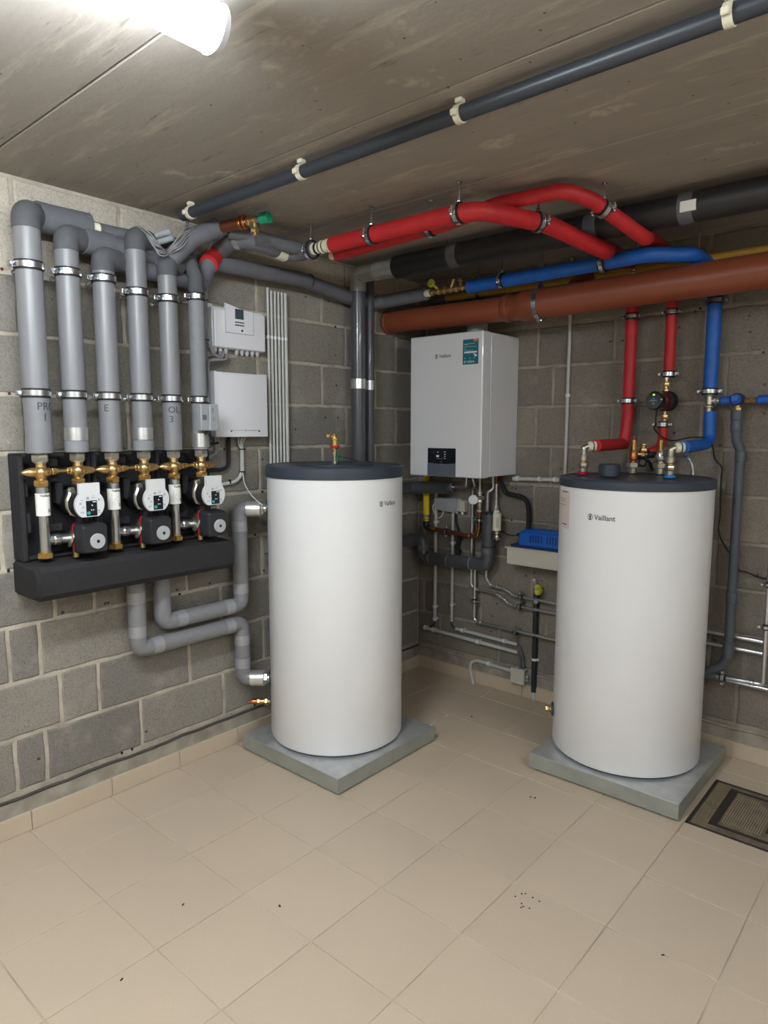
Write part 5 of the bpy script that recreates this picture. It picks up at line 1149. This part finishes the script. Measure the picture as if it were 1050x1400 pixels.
# tee, side branch with blue valve and grey drain
t = thing('white_tee', 'off-white press tee joining the blue riser and the blue side branch', 'pipe fitting', (1.612, -.085, 1.5))
m = MB(); m.cyl((1.612, -.085, 1.505), (1.612, -.085, 1.60), .0125, 16); m.cyl((1.612, -.085, 1.572), (1.612, -.085, 1.584), .020, 18, .003); m.cyl((1.612, -.085, 1.523), (1.612, -.085, 1.534), .020, 18, .003); m.cyl((1.612, -.085, 1.535), (1.612, -.085, 1.574), .0155, 16, .003)
m.cyl((1.612, -.085, 1.552), (1.652, -.085, 1.552), .012, 14); m.cyl((1.634, -.085, 1.552), (1.644, -.085, 1.552), .018, 16, .003); build('tee_body', m, 'nickel', t)
t = thing('branch_line', 'blue side branch with brass fittings and a dark blue valve at the right edge', 'pipe', (1.75, -.085, 1.53))
m = MB(); m.lathe((1.652, -.085, 1.552), (1, 0, 0), [(.012, 0), (.018, .008), (.018, .04), (.012, .052)], 16); m.lathe((1.79, -.085, 1.552), (1, 0, 0), [(.010, 0), (.018, .008), (.018, .05), (.016, .058)], 16); build('blue_sleeve', m, 'blue_foam', t)
m = MB(); m.cyl((1.695, -.085, 1.552), (1.79, -.085, 1.552), .008, 10)
for x in (1.702, 1.748, 1.762, 1.776): m.hexnut((x, -.085, 1.552), (x+.009, -.085, 1.552), .0125)
m.cyl((1.722, -.085, 1.545), (1.722, -.085, 1.508), .012, 14); m.hexnut((1.722, -.085, 1.51), (1.722, -.085, 1.524), .018); build('brass_fittings', m, 'brass', t)
m = MB(); m.cyl((1.722, -.07, 1.556), (1.722, -.115, 1.556), .025, 20, .004); vv = build('valve_body', m, 'blue_dark', t)
m = MB(); m.box((1.718, -.12, 1.558), (.03, .008, .026), .003); m.ring((1.722, -.118, 1.556), (0, 1, 0), .017, .003, 18, 6); build('valve_handle', m, 'blue_case', vv)
m = MB(); m.cyl((1.85, -.085, 1.552), (2.1, -.085, 1.552), .017, 14); build('steel_tail', m, 'steel_pipe', t)
pipe_clamp(t, (1.862, -.085, 1.552), (1, 0, 0), .018, (1.862, 0, 1.552), side=(0, 0, 1))
o = thing('waste_pipe', 'slate grey waste pipe running down the back wall right of the right cylinder', 'pipe', (1.735, -.07, .35))
m = MB(); m.lathe((1.722, -.085, 1.512), (0, 0, -1), [(.020, 0), (.024, .004), (.024, .038), (.021, .042), (.021, .062), (.0225, .066), (.0225, .084), (.0175, .095)], 20); build('funnel', m, 'drain_grey', o)
m = MB(); m.tube([(1.722, -.085, 1.42), (1.724, -.080, 1.39), (1.740, -.07, 1.345), (1.742, -.07, .46), (1.715, -.07, .415), (1.60, -.075, .345)], .0185, .025, 20, 5); build('tube', m, 'drain_grey', o)
for za_, zb_ in ((1.345, 1.30), (.75, .70), (.53, .46)):
    m = MB(); m.cyl((1.742, -.07, za_), (1.742, -.07, zb_), .022, 20, .002); build('socket', m, 'drain_grey', o)
o = thing('elbow_pipe', 'chrome-like thin pipe with an elbow at the right edge of the view', 'pipe', (1.88, -.06, .38))
m = MB(); m.tube([(1.60, -.06, .352), (1.70, -.06, .365), (1.880, -.06, .372), (1.880, -.06, .40), (1.876, -.07, 1.10), (1.862, -.08, 1.50)], .0095, .03, 14); build('tube', m, 'steel_pipe', o)
m = MB(); m.cyl((1.60, -.06, .352), (1.70, -.06, .365), .021, 16, .003); build('dark_sleeve', m, 'drain_grey', o)
pipe_clamp(o, (1.725, -.06, .3655), (1, 0, 0), .0125, (1.725, 0, .3655), side=(0, 0, 1), w_=.014)
for z in (.80, .62): pipe_clamp(o, (1.878, -.066, z), (0, 0, 1), .0098, (1.878, 0, z), side=(1, 0, 0), w_=.012)
for x in (1.83, 1.845): 
    m = MB(); m.ring((x, -.06, .3705), (1, 0, 0), .0105, .003, 14, 6); build('press_ring', m, 'steel', o)
# safety group on the back half of the right lid
def safety(x, y, lab, red):
    t = thing('relief_valve', lab, 'valve', (x, y, 1.243))
    m = MB(); m.cyl((x, y, 1.242), (x, y, 1.268), .0165, 14, .001)
    for k in range(4): m.band((x, y, 1.247+k*.005), (0, 0, 1), .0162, .0182, .0025, 14)
    m.hexnut((x, y, 1.266), (x, y, 1.290), .029); build('hex_base', m, 'nickel', t)
    m = MB(); m.cyl((x, y, 1.29), (x, y, 1.299), .013, 14); m.lathe((x, y, 1.297), (0, 0, 1), [(.013, 0), (.019, .006), (.0205, .02), (.017, .036), (.013, .046)], 18); build('bronze_body', m, 'copper_fitting' if red else 'steel_pipe', t)
    m = MB(); m.cyl((x, y, 1.340), (x, y, 1.388), .0125, 16, .001); build('brass_sleeve', m, 'brass_pale', t)
    if red: m = MB(); m.cyl((x, y, 1.388), (x, y, 1.405), .007, 12, .001); build('red_knob', m, 'copper', t)
    return t
v1 = safety(1.342, -.190, 'bronze relief valve with a tall brass sleeve in the middle of the right lid', True)
v2 = safety(1.452, -.170, 'steel relief valve with a brass sleeve right behind the blue connection', False)
t = thing('cross_piece', 'brass cross fitting with black hoses between the two relief valves', 'pipe fitting', (1.36, -.16, 1.29))
m = MB(); m.cyl((1.345, -.185, 1.325), (1.395, -.15, 1.325), .010, 12); m.hexnut((1.375, -.165, 1.332), (1.375, -.165, 1.352), .019); m.cyl((1.375, -.165, 1.315), (1.375, -.165, 1.362), .012, 14, .002); m.hexnut((1.375, -.165, 1.36), (1.375, -.165, 1.372), .013)
build('brass_body', m, 'brass', t)
m = MB(); m.cyl((1.388, -.156, 1.325), (1.415, -.14, 1.325), .016, 14, .003); m.spline([(1.33, -.16, 1.30), (1.36, -.15, 1.31), (1.39, -.14, 1.295), (1.40, -.13, 1.27), (1.405, -.13, 1.25)], .007, 8); m.ring((1.37, -.155, 1.29), (.2, 1, 0), .018, .004, 16, 6); build('black_hose', m, 'rubber_black', t)
m = MB(); m.spline([(1.52, -.20, 1.30), (1.55, -.18, 1.32), (1.575, -.17, 1.30), (1.585, -.17, 1.27), (1.587, -.17, 1.245)], .0055, 8); m.cyl((1.587, -.17, 1.243), (1.587, -.17, 1.262), .009, 12); o = build('braided_hose', m, 'steel'); tag(o, 'small braided steel hose curling down onto the right lid behind the blue ring', 'hose')
